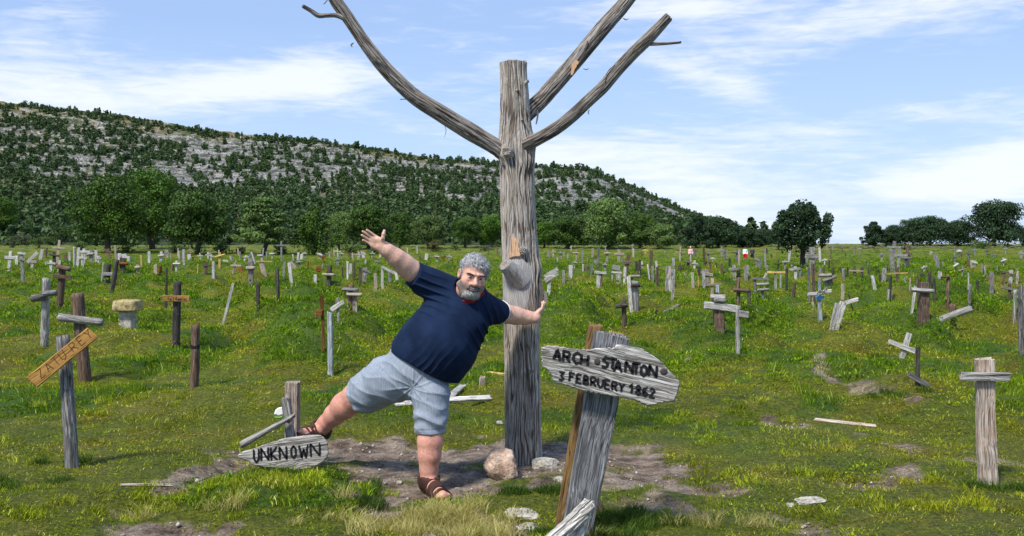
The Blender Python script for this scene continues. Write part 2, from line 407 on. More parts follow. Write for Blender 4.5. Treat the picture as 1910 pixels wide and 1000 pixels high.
def hill_mat():
    m, t, b, _ = new_mat('rocky_hillside')
    geo = t.node('ShaderNodeNewGeometry').outputs['Position']; nrm = t.node('ShaderNodeNewGeometry').outputs['Normal']
    rk = attr(t, 'rock').outputs['Fac']; rel = attr(t, 'rel').outputs['Fac']
    mp = t.node('ShaderNodeMapping'); t.put(mp.inputs[0], geo); mp.inputs['Scale'].default_value = (.05, .05, .45)
    strata = t.noise(mp.outputs[0], 1, 6, .65, .3)
    n = t.noise(geo, .22, 8, .7); nb = t.noise(geo, .05, 4, .6); nv = t.noise(geo, .9, 4, .6)
    rock = t.ramp(strata, [(.38, (.055,.057,.055)), (.47, (.17,.167,.16)), (.55, (.30,.295,.28)), (.64, (.42,.41,.385))])
    rock = t.mix(t.ramp(n, [(.50, 0.0), (.60, .8)]), rock, (.50,.47,.40))
    rock = t.mix(t.ramp(nv, [(.44, .85), (.52, 0.0)]), rock, (.035,.045,.032))
    grs = t.ramp(nb, [(.40, (.060,.080,.028)), (.53, (.135,.125,.05)), (.64, (.24,.185,.08))])
    grs = t.mix(t.ramp(n, [(.36, .8), (.50, 0.0)]), grs, (.035,.055,.02))
    k = t.maprange(t.math('ADD', rk, t.math('MULTIPLY', t.math('SUBTRACT', n, .5), 3.0)), .44, .58, 0, 1)
    low = t.ramp(n, [(.40, (.030,.050,.016)), (.6, (.075,.095,.035))])
    c = t.mix(k, grs, rock)
    c = t.mix(t.maprange(rel, .06, .24, 1, 0), c, low)
    t.put(b.inputs[0], c); bump(t, b, t.math('ADD', strata, n), 1.0, 3.0)
    return m
M['hill'] = hill_mat()
# ---------------------------------------------------------------- ground sheet
def mound_tone(x, y):
    """where the leafy cushions stand (1) and where the turf is short (0)"""
    wx = x+.35*vn(x/.5, y/.5, 0, 201); wy = y+.35*vn(x/.5+7, y/.5, 0, 202)
    a = fbm(wx/.95, wy/1.0, 0, 3, 203)+.22*(np.clip((ground_z(x, y)-base_z(x, y))/.5, 0, 1)-.4)*sst(y, 8, 12)
    return np.maximum(sst(a, .465, .54)*(.35+.65*sst(y, 7.2, 9.5)), sst(lush(x, y), .15, .4))
def build_ground():
    ny, nx = 980, 820
    ys = np.concatenate([np.linspace(-30, 4.2, 60, endpoint=False), 4.2*(180/4.2)**np.linspace(0, 1, ny-110, endpoint=False), np.geomspace(180, 2600, 50)])
    ny = len(ys)
    s = np.linspace(-1, 1, nx); u = np.sign(s)*(.55*np.abs(s)+.75*np.abs(s)**3)
    Y = np.repeat(ys[:, None], nx, 1); X = u[None, :]*(np.maximum(Y, 0)*1.02+4.0)
    Z = ground_z(X, Y); D = dirt(X, Y)
    Z = Z + D*.022*(fbm(X/.09, Y/.09, 0, 3, 77)-.5)*2*(Y < 12)
    v = np.stack([X, Y, Z], -1).reshape(-1, 3)
    i = np.arange(ny*nx).reshape(ny, nx)
    f = np.stack([i[:-1, :-1], i[:-1, 1:], i[1:, 1:], i[1:, :-1]], -1).reshape(-1, 4)
    o = mesh_obj('ground', v, f, M['ground'], None, True, {'dirt': ('FLOAT', D.ravel()), 'tone': ('FLOAT', mound_tone(X, Y).ravel())})
    tag(o, kind='structure'); return o
build_ground()
# ---------------------------------------------------------------- hill
_RP = [(-1200,60,),(-500,112),(0,184),(200,208),(400,239),(600,262),(800,290),(950,307),(1060,312),(1110,318),(1160,338),(1200,356),(1250,380),(1300,404),(1350,426),(1400,444),(1450,458),(1500,466),(2400,475)]
HY0, HY1 = 190., 650.
_RX = np.array([(p[0]-CX)/FPX*HY1 for p in _RP]); _RZ = np.array([CAMZ+(HY-p[1])/FPX*HY1 for p in _RP])
def hill_z(x, y, detail=True):
    x = np.asarray(x, float); y = np.asarray(y, float)
    yr = HY1+18*(fbm(x/90, 0*x, 0, 2, 41)-.5)
    t = (y-HY0)/(yr-HY0); tc = np.clip(t, 0, 1)
    xx = x*(.35+.65*(HY1/np.maximum(y, 150)))      # spur runs a little towards the field
    ridge = np.interp(xx, _RX, _RZ)
    f = .16*tc + .84*tc**2.1
    if detail:                                     # limestone ledges
        q = tc*9+ .9*fbm(x/60, y/60, 0, 2, 43); fr = q-np.floor(q)
        f = f + .016*(sst(fr, .55, .9)-fr)*sst(tc, .40, .6)*2.0
    z = 1.0 + (ridge-1.0)*f
    z = z - np.clip(t-1, 0, 9)*30
    if detail:
        z = z + (fbm(x/14, y/14, 0, 4, 44)-.5)*5.0*sst(tc, .1, .5)*np.clip((ridge-3)/25, 0, 1)*(1-sst(tc,.9,1)*.6) + (fbm(x/3.2, y/3.2, 0, 2, 45)-.5)*1.5*sst(tc, .2, .5)*np.clip((ridge-3)/25, 0, 1)
    return z
def build_hill():
    xs = np.arange(-640, 360, 1.8); ys = np.concatenate([np.arange(HY0-8, 668, 1.7), np.linspace(672, 900, 20)])
    X, Y = np.meshgrid(xs, ys)
    Z = hill_z(X, Y) - 1.2*(1-sst(Y, HY0-8, HY0+30))
    t = np.clip((Y-HY0)/(HY1-HY0), 0, 1)
    rock = np.clip(-.25*(1-sst(t, .28, .46))+.12+.66*sst(t, .45, .62)*(.35+fbm(X/40, Y/30, 0, 3, 51)) - .35*sst(t, .90, 1.0)-.10*sst(-X, 120, 330), 0, 1)
    rock = np.clip(rock+.34*sst(X, -60, 60)*sst(t, .35, .6), 0, 1)
    n = X.shape; i = np.arange(n[0]*n[1]).reshape(n)
    f = np.stack([i[:-1, :-1], i[:-1, 1:], i[1:, 1:], i[1:, :-1]], -1).reshape(-1, 4)
    o = mesh_obj('hill', np.stack([X, Y, Z], -1).reshape(-1, 3), f, M['hill'], None, False, {'rock': ('FLOAT', rock.ravel()), 'rel': ('FLOAT', t.ravel())})
    tag(o, kind='structure')
build_hill()
# ---------------------------------------------------------------- trees
def leaf_cloud(pts, nrm, size, rng, droop=0.0):
    """one small bent quad per point; returns verts, faces, bl"""
    n = len(pts)
    r = rng.normal(size=(n, 3)); r /= np.linalg.norm(r, axis=1)[:, None]+1e-9
    nn = nrm*.9+r*.8; nn /= np.linalg.norm(nn, axis=1)[:, None]+1e-9
    a = np.cross(nn, rng.normal(size=(n, 3))); a /= np.linalg.norm(a, axis=1)[:, None]+1e-9
    b = np.cross(nn, a)
    s = (size*rng.uniform(.55, 1.4, n))[:, None]
    v = np.stack([pts-a*s*.5, pts+b*s*.32+nn*s*.1, pts+a*s*.55, pts-b*s*.32+nn*s*.1], 1).reshape(-1, 3)
    f = np.arange(4*n).reshape(n, 4)
    return v, f
def crown_points(n, kind, rng):
    """points and outward directions filling an uneven crown of unit radius and height 1 (z 0..1)"""
    lobes = []
    if kind == 'umbrella':
        for _ in range(46):
            a = rng.uniform(0, 2*math.pi); rr = math.sqrt(rng.uniform(0, 1))*.78; z = rng.uniform(.08, .92)
            lim = math.sqrt(max(0, 1-((z-.42)/.58)**2)) if z > .42 else .72+.28*z/.42
            lobes.append((rr*lim*math.cos(a), rr*lim*math.sin(a), z*.86+.06, rng.uniform(.16, .28)))
    elif kind == 'cone':
        for _ in range(44):
            z = rng.uniform(.03, .95)**1.1; lim = (1-z)**.55*.92+.06; a = rng.uniform(0, 2*math.pi); rr = rng.uniform(.3, 1)*lim*.85
            lobes.append((rr*math.cos(a), rr*math.sin(a), z, rng.uniform(.10, .2)*(1.15-.5*z)))
    elif kind == 'layer':
        for z in np.linspace(.08, .93, 9):
            lim = math.sin(min(1, (1.05-z)/.75)*math.pi/2)*.9
            for k in range(7):
                a = rng.uniform(0, 2*math.pi); rr = rng.uniform(.25, .9)*lim
                lobes.append((rr*math.cos(a), rr*math.sin(a), z+rng.normal(0, .015), rng.uniform(.13, .24)))
    elif kind == 'spiky':
        for _ in range(60):
            a = rng.uniform(0, 2*math.pi); z = rng.uniform(.0, .97); lim = math.sqrt(max(.02, 1-((z-.45)/.6)**2)); rr = rng.uniform(.3, 1)**.6*lim
            lobes.append((rr*math.cos(a)*.86, rr*math.sin(a)*.86, z, rng.uniform(.08, .19)))
    else:  # bush
        for _ in range(22):
            a = rng.uniform(0, 2*math.pi); z = rng.uniform(.05, .75); lim = math.sqrt(max(0, 1-(z/1.0)**2)); rr = rng.uniform(0, .8)*lim
            lobes.append((rr*math.cos(a), rr*math.sin(a), z, rng.uniform(.16, .3)))
    if kind in ('umbrella', 'spiky', 'layer'):     # inner mass so that only the edge is open
        for z in (.2, .38, .55, .72): lobes += [(rng.normal(0, .08), rng.normal(0, .08), z, (.55, .62, .58, .42)[int(z*5)-1 if z < .7 else 3]*(.8 if kind == 'spiky' else 1))]*4
    if kind == 'cone':
        for z in (.12, .3, .5, .7): lobes += [(0, 0, z, .62*(1-z)**.6)]*4
    L = np.array(lobes); k = rng.integers(0, len(L), n)
    d = rng.normal(size=(n, 3)); d /= np.linalg.norm(d, axis=1)[:, None]
    d[:, 2] = np.where(rng.uniform(size=n) < .6, np.abs(d[:, 2]), d[:, 2])
    rad = rng.uniform(.55, 1.05, n)[:, None]
    p = L[k, :3] + d*rad*L[k, 3:4]*np.array([1, 1, .72 if kind != 'spiky' else 1.25])
    if kind == 'layer': p[:, 2] = L[k, 2]+d[:, 2]*rad[:, 0]*L[k, 3]*.32
    return p, d, k
TREE_PROTO = {}
def tube(path, radii, n=7):
    path = np.asarray(path, float); v = []; f = []
    for i, p in enumerate(path):
        t = path[min(i+1, len(path)-1)]-path[max(i-1, 0)]; t /= np.linalg.norm(t)+1e-9
        a = np.cross(t, (0, 1, .01)); a /= np.linalg.norm(a)+1e-9; b = np.cross(t, a)
        for k in range(n):
            an = 2*math.pi*k/n; v.append(p+(a*math.cos(an)+b*math.sin(an))*radii[i])
    for i in range(len(path)-1):
        for k in range(n): f.append((i*n+k, i*n+(k+1) % n, (i+1)*n+(k+1) % n, (i+1)*n+k))
    f.append(tuple(range(n))[::-1]); f.append(tuple((len(path)-1)*n+k for k in range(n)))
    return v, f
def tree_meshes(kind, mat, seed, rad, h, clear, nleaf=15000, leaf=.30):
    """real-size tree: crown mesh, trunk mesh"""
    key = (kind, mat, seed)
    rng = np.random.default_rng(seed)
    p, d, k = crown_points(nleaf, kind, rng)
    lobe_tone = rng.uniform(0, 1, 80)[k]
    P = p*np.array([rad, rad, h-clear])+np.array([0, 0, clear])
    v, f = leaf_cloud(P, d, leaf, rng)
    bl = np.clip(lobe_tone*.45+rng.uniform(0, .55, nleaf), 0, 1)
    me = bpy.data.meshes.new('crown'); fast_mesh(me, v, f); me.materials.append(M[mat])
    a = me.attributes.new('bl', 'FLOAT', 'POINT'); a.data.foreach_set('value', np.repeat(bl, 4).astype(np.float32))
    # trunk + limbs
    tr = max(.10, rad*.055+.04)
    acc_v, acc_f = [], []
    def addt(path, rr):
        vv, ff = tube(path, rr); o = len(acc_v); acc_v.extend(vv); acc_f.extend([tuple(i+o for i in q) for q in ff])
    top = clear+(h-clear)*.7; b = rng.normal(0, .05*rad, 2)
    addt([(0, 0, -.4), (b[0]*.3, b[1]*.3, clear*.5), (b[0], b[1], clear), (b[0]*1.5, b[1]*1.5, (clear+top)/2), (b[0], b[1], top)], [tr*1.35, tr*1.05, tr*.9, tr*.6, tr*.15])
    for q in range(9):
        an = rng.uniform(0, 6.28); z0 = clear+(h-clear)*rng.uniform(.0, .5); L = rad*rng.uniform(.5, .85)
        addt([(b[0], b[1], z0), (b[0]+L*.5*math.cos(an), b[1]+L*.5*math.sin(an), z0+L*.22), (b[0]+L*math.cos(an), b[1]+L*math.sin(an), z0+L*.5)], [tr*.45, tr*.3, tr*.08])
    mt = bpy.data.meshes.new('trunk'); mt.from_pydata([tuple(q) for q in acc_v], [], acc_f); mt.materials.append(M['bark'])
    mt.polygons.foreach_set('use_smooth', np.ones(len(mt.polygons), bool))
    return me, mt
def place_tree(name, px, pbase, wpx, top, kind, mat, label, group, seed, clear_px=None, cat='tree', depth=None, n=15000):
    """px,pbase: foot of trunk; wpx: crown width; top: crown top (all as seen); real metres at its own depth"""
    d = depth or hit(px, pbase)
    x = (px-CX)/FPX*d; z = float(ground_z(x, d)) if d < 185 else float(hill_z(x, d))
    m = d/FPX; h = (pbase-top)*m; rad = wpx*m/2*1.12; clear = (clear_px if clear_px is not None else .12*(pbase-top))*m
    me, mt = tree_meshes(kind, mat, seed, rad, h, clear, n, leaf=max(.13, min(.34, rad*.060)))
    e = empty(name, (x, d, z), label, cat, group)
    for nm, q in (('crown', me), ('trunk', mt)):
        o = bpy.data.objects.new(nm, q); link(o); o.parent = e
    return e
TG = 'trees along the far edge of the field'
TR = [ # name, px, base, width, top, kind, mat, label, clear
 ('pine_tree', 4,452,60,374,'umbrella','pine','dark green tree cut off by the left edge of the picture',12,None),
 ('pine_tree', 200,472,160,326,'umbrella','pine','broad dark green pine, leftmost of the big round ones, trunk showing',18,None),
 ('pine_tree', 285,473,146,321,'umbrella','pine','tall round pine right beside the broadest leftmost pine',18,155),
 ('pine_tree', 368,474,140,355,'umbrella','juniper','dark pine with two-toned crown, third of the big round pines on the left',16,None),
 ('cedar_tree', 491,476,126,369,'layer','dusky','pale grey-green tree with layered drooping branches behind the white crosses',20,None),
 ('pine_tree', 583,476,92,386,'cone','pine','pointed mid green tree just right of the layered pale tree',8,None),
 ('pine_tree', 632,466,66,396,'umbrella','dusky','smaller dusky tree behind and left of the raised hand',6,None),
 ('pine_tree', 688,464,100,382,'umbrella','juniper','dark round tree directly behind the raised hand',8,None),
 ('pine_tree', 748,460,62,396,'umbrella','juniper','dark round tree right behind the raised thumb, farther of two',6,170),
 ('juniper_tree', 745,467,46,413,'cone','pine','small bright green tree with forked trunk right of the raised hand',14,None),
 ('pine_tree', 800,463,70,402,'umbrella','dusky','mottled green tree above the yellowish bush',8,None),
 ('pine_tree', 868,462,62,404,'umbrella','juniper','dark tree standing directly above the grey-haired head',14,None),
 ('pine_tree', 916,462,60,402,'umbrella','pine','bright green tree touching the left side of the bare trunk',4,None),
 ('pine_tree', 1015,462,54,414,'umbrella','pine','green tree touching the right side of the bare trunk',4,None),
 ('pine_tree', 1062,463,86,404,'umbrella','juniper','wide dark tree second to the right of the bare trunk',3,None),
 ('oak_tree', 1134,465,108,371,'umbrella','dusky','tallest leafy tree right of the bare trunk, pale flecked leaves',3,None),
 ('pine_tree', 1192,463,72,398,'umbrella','juniper','dark tree right of the tallest leafy tree',3,None),
 ('pine_tree', 1229,464,68,417,'umbrella','dusky','low greyish green tree before a gap showing the hillside',3,None),
 ('pine_tree', 1300,463,76,400,'cone','fardark','very dark tree, left half of the dense clump under the hill end',1,160),
 ('pine_tree', 1342,463,86,404,'umbrella','fardark','very dark tree, middle of the dense clump under the hill end',1,162),
 ('pine_tree', 1388,461,62,424,'umbrella','fardark','low dark tree at the right end of the dense clump',1,164),
 ('pine_tree', 1420,460,44,430,'spiky','fardark','last small dark tree before the open sky gap',1,166),
 ('juniper_tree', 1452,463,44,404,'umbrella','fardark','dark round-topped tree just behind the lone field tree',14,150),
 ('juniper_tree', 1497,498,104,384,'spiky','fardark','lone tree with bare trunk standing among the crosses',38,None),
 ('juniper_tree', 1630,460,64,414,'cone','fardark','pointed dark tree, first of the row on the right skyline',1,168),
 ('juniper_tree', 1666,460,60,420,'umbrella','fardark','small pointed dark tree, second of the row on the right skyline',1,168),
 ('juniper_tree', 1702,460,60,408,'umbrella','fardark','narrow dark tree, third of the row on the right skyline',1,170),
 ('pine_tree', 1735,460,80,404,'umbrella','fardark','rounder greener tree in the middle of the right skyline row',1,166),
 ('juniper_tree', 1786,460,74,413,'umbrella','fardark','small dark tree left of the biggest right skyline tree',1,168),
 ('pine_tree', 1856,463,124,376,'umbrella','fardark','biggest dark tree on the right skyline near the picture edge',1,165),
 ('pine_tree', 1918,462,30,430,'spiky','fardark','dark tree at the extreme right edge of the skyline',1,172),
]
for i, (nm, px, pb, wd, tp, kd, mt, lb, cp, dp) in enumerate(TR):
    place_tree(nm, px, pb, wd, tp, kd, mt, lb, TG, 100+i, cp, depth=dp)
BG = 'bushes at the foot of the trees'
for i, (px, pb, wd, tp, mt, lb, dp) in enumerate([
 (810,470,48,442,'shrub','yellowish brown bush right of the raised hand',None),
 (110,452,64,398,'pine','round green bush left of the big pines',190),(40,446,44,418,'greyshrub','pale grey-green bush near the left edge',195),
 (70,462,50,430,'dusky','dark bush in front of the pale bush near the left edge',None),(22,462,40,436,'dusky','dark bush at the far left under the cut-off tree',None),
 (150,466,40,448,'dusky','low bush left of the first pine trunk',None),(238,470,34,452,'dusky','low bush between the first two pine trunks',None),
 (325,473,34,455,'dusky','low bush between second and third pine trunks',None),(412,472,44,452,'dusky','low bush left of the layered pale tree',None),
 (448,474,30,458,'greyshrub','small pale bush beside the layered tree trunk',None),(525,474,44,456,'dusky','dark bush right of the layered tree trunk',None),
 (655,472,60,452,'dusky','dark bushes just left below the raised hand',None),(700,474,40,458,'dusky','dark low bush below the wrist',None),
 (850,467,30,455,'dusky','small dark bush right of the yellowish bush',None),(905,468,36,458,'greyshrub','pale low bush left of the bare trunk',None),
 (1215,478,10,474,'dusky','tiny dark bush alone in the far grass right of the trunk',None),(1690,466,44,461,'dusky','flat dark bush under the right skyline row',None),
 (1835,464,60,447,'dusky','wide dark bush below the biggest right skyline tree',None)]):
    place_tree('bush', px, pb, wd, tp, 'bush', mt, lb, BG, 300+i, 0, cat='bush', depth=dp, n=1500)
# hillside trees -----------------------------------------------------------
def hill_protos():
    out = []
    for s in range(8):
        rng = np.random.default_rng(900+s); kind = ('umbrella', 'cone', 'bush', 'cone', 'umbrella', 'bush', 'spiky', 'bush')[s]
        p, d, k = crown_points(190, kind, rng)
        r, h = ((.5, 1.0), (.36, 1.1), (.62, .7), (.42, 1.0), (.55, .85), (.7, .6), (.45, 1.0), (.55, .75))[s]
        P = p*np.array([r, r, h]); v, f = leaf_cloud(P, d, .21, rng)
        bl = np.clip(rng.uniform(0, 1, 80)[k]*.5+rng.uniform(0, .5, 190), 0, 1)
        out.append((v, f, np.repeat(bl, 4)))
    return out
HP = hill_protos()
def hill_trees():
    rng = np.random.default_rng(5)
    n = 38000; X = rng.uniform(-555, 300, n); Y = HY0+(645-HY0)*rng.uniform(0, 1, n)**.75
    t = (Y-HY0)/(HY1-HY0); px = CX+FPX*X/Y
    keep = (px > -420) & (px < 1480)
    dens = 1.25-.90*sst(t, .46, .64) + .10*sst(t, .6, .72)+.45*(fbm(X/30, Y/34, 0, 4, 61)-.5)*3.6 - .45*sst(t,.08,.2)*(1-sst(t,.26,.38))*sst(-X, 40, 90)*0.9
    dens += .32*sst(-X, 170, 330)*sst(t,.3,.5)*(1-sst(t,.75,.95)) + .25*sst(X, 100, 180)
    keep &= rng.uniform(size=n) < np.clip(dens, .06, 1)*.80
    X, Y, t = X[keep], Y[keep], t[keep]
    # crest line
    ux = np.arange(-520, 215, 1.0); m = rng.uniform(size=len(ux)) < np.where(ux < 60, .85, .95); cx = ux[m]+rng.normal(0, .8, m.sum()); cy = HY1-2-rng.uniform(0, 14, len(cx))
    X = np.concatenate([X, cx]); Y = np.concatenate([Y, cy]); crest = np.concatenate([np.zeros(len(t)), np.ones(len(cx))])
    Z = hill_z(X, Y)
    hgt = np.where(crest > 0, rng.uniform(1.4, 4.4, len(X)), 1.0+5.0*rng.uniform(0, 1, len(X))**1.5)*np.where(X > 60, .8, 1)*(1.12-.25*(Y-HY0)/460)
    size = hgt/Y; order = np.argsort(-size); return X[order], Y[order], Z[order], hgt[order], crest[order]
HX, HYY, HZ, HH, HC = hill_trees()
print('hill trees', len(HX))
# the 300 largest as trees of their own, the rest as one wood
protos_me = []
for v, f, bl in HP:
    me = bpy.data.meshes.new('hill_tree'); fast_mesh(me, v, f); me.materials.append(M['hilltree'])
    a = me.attributes.new('bl', 'FLOAT', 'POINT'); a.data.foreach_set('value', bl.astype(np.float32)); protos_me.append(me)
rg = np.random.default_rng(77); nvis = 0; rest = []
for i in range(len(HX)):
    px = CX+FPX*HX[i]/HYY[i]
    if nvis < 252 and -10 < px < 1440 and HC[i] == 0 or (nvis < 252 and HC[i] > 0 and HH[i] > 4.0 and 0 < px < 1400):
        k = int(rg.integers(0, 8)); o = bpy.data.objects.new('hill_tree', protos_me[k]); link(o)
        o.location = (HX[i], HYY[i], HZ[i]-.3); s = float(HH[i]); o.scale = (s, s, s); o.rotation_euler = (0, 0, rg.uniform(0, 6.28))
        t = (HYY[i]-HY0)/(HY1-HY0)
        REFH = [(40,'the left picture edge'),(198,'the first big pine'),(285,'the second big pine'),(366,'the third big pine'),(491,'the layered tree'),(583,'the pointed tree'),(690,'the raised hand'),(800,'the yellowish bush'),(880,'the grey-haired head'),(975,'the bare trunk'),(1062,'the wide dark tree'),(1134,'the tallest leafy tree'),(1229,'the gap in the trees'),(1330,'the dense dark clump'),(1430,'the hill end')]
        rx_, rn_ = min(REFH, key=lambda q: abs(q[0]-px)); side = ('above and left of ' if px < rx_-12 else 'above and right of ' if px > rx_+12 else 'straight above ')+rn_
        kw = ('round dark', 'pointed dark', 'low spreading', 'pointed dark', 'broad dark', 'low spreading', 'spiky dark', 'low rounded')[k]
        if HC[i] > 0: lab = f'{kw} tree on the hill crest, {side}'
        elif t > .55: lab = f'{kw} tree among upper rock ledges, {side}'
        elif t > .3: lab = f'{kw} tree halfway up the hill, {side}'
        else: lab = f'{kw} tree at the hill foot, {side}'
        tag(o, lab, 'tree', 'trees scattered over the hillside'); nvis += 1
    else: rest.append(i)
rest = np.array(rest); ks = rg.integers(0, 8, len(rest)); VV, FF, BB = [], [], []; off = 0
for k in range(8):
    idx = rest[ks == k]; v, f, bl = HP[k]; nn = len(idx); an = rg.uniform(0, 6.28, nn); c, s = np.cos(an), np.sin(an)
    q = v[None]*HH[idx][:, None, None]
    x = q[..., 0]*c[:, None]-q[..., 1]*s[:, None]+HX[idx][:, None]; y = q[..., 0]*s[:, None]+q[..., 1]*c[:, None]+HYY[idx][:, None]; z = q[..., 2]+HZ[idx][:, None]-.3
    VV.append(np.stack([x, y, z], -1).reshape(-1, 3)); FF.append((f[None]+(np.arange(nn)*len(v))[:, None, None]).reshape(-1, 4)+off); off += nn*len(v); BB.append(np.tile(bl, nn))
o = mesh_obj('hillside_wood', np.vstack(VV), np.vstack(FF), M['hilltree'], None, False, {'bl': ('FLOAT', np.concatenate(BB))})
tag(o, 'dark green wood and scrub covering the rocky hillside', 'wood', kind='stuff')
# far low field wall with scrub on the right skyline --------------------------
def rubble_wall():
    rng = np.random.default_rng(3); a = Acc()
    for k in range(190):
        px = 1478+ (1990-1478)*k/190+rng.uniform(-1, 1); d = 158+2*math.sin(k*.1); x = (px-CX)/FPX*d; z = float(ground_z(x, d))
        s = rng.uniform(.16, .42); n = 7; v = []
        for i in range(4):
            for j in range(n):
                r = (.75, 1, .85, .35)[i]*s*rng.uniform(.8, 1.15)
                v.append((x+1.5*r*math.cos(j/n*6.28), d+r*math.sin(j/n*6.28), z-.1+i*s*.40))
        f = [(i*n+j, i*n+(j+1) % n, (i+1)*n+(j+1) % n, (i+1)*n+j) for i in range(3) for j in range(n)]+[tuple(3*n+j for j in range(n))]
        a.add(v, f)
    o = a.build('rubble_wall', M['palestone'] if False else M['scrubwall'], None, False)
    rebase(o, W(1700, 462, 158)); tag(o, 'low dark rubble wall with dry weeds along the right skyline', 'wall')
M['scrubwall'] = stone('dark_scrubby_stone', (.03,.035,.02), (.09,.085,.05), (.20,.17,.10), 3)
rubble_wall()
# ---------------------------------------------------------------- the bare dead tree
def bark_mat(name='silver_bark', k=1.0):
    m, t, b, _ = new_mat(name)
    g = attr(t, 'gr').outputs['Vector']; rg_ = attr(t, 'ridge').outputs['Fac']; pl = attr(t, 'peel').outputs['Fac']
    def sc(v):
        mp = t.node('ShaderNodeMapping'); t.put(mp.inputs[0], g); mp.inputs['Scale'].default_value = v; return mp.outputs[0]
    n = t.noise(sc((7, 150, 150)), 1, 6, .75, .4); n2 = t.noise(sc((6, 10, 10)), 1, 5, .6)
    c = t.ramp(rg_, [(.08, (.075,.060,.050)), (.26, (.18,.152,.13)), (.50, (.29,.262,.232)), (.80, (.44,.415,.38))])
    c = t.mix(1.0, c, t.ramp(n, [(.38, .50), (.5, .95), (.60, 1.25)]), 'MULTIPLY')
    c = t.mix(t.ramp(n2, [(.52, 0.0), (.70, .5)]), c, (.19,.145,.115))
    bare = t.ramp(n, [(.34, (.13,.125,.12)), (.45, (.29,.285,.28)), (.6, (.42,.415,.41))])
    c = t.mix(pl, c, bare)
    c = t.mix(1.0, c, (k, k*.97, k*.94), 'MULTIPLY')
    t.put(b.inputs[0], c); bump(t, b, n, .7, .006); return m
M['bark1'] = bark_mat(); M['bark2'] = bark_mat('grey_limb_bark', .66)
M['peelwood'] = wood('orange_torn_wood', (.40,.20,.10), (.62,.38,.22), (.75,.55,.38), .8)
M['cut'] = wood('cut_end_wood', (.10,.10,.10), (.30,.30,.31), (.50,.50,.52), .8)
M['stripl'] = flat('dark_bark_strip', (.10,.09,.085), .9, .5, 40, .5)
def smooth_path(pts, n):
    pts = np.asarray(pts, float); s = np.arange(len(pts)); q = np.linspace(0, len(pts)-1, n); out = []
    for x in q:
        i = int(min(x, len(pts)-2)); t = x-i; p0, p1, p2, p3 = pts[max(i-1, 0)], pts[i], pts[i+1], pts[min(i+2, len(pts)-1)]
        out.append(.5*((2*p1)+(-p0+p2)*t+(2*p0-5*p1+4*p2-p3)*t*t+(-p0+3*p1-3*p2+p3)*t**3))
    return np.array(out)
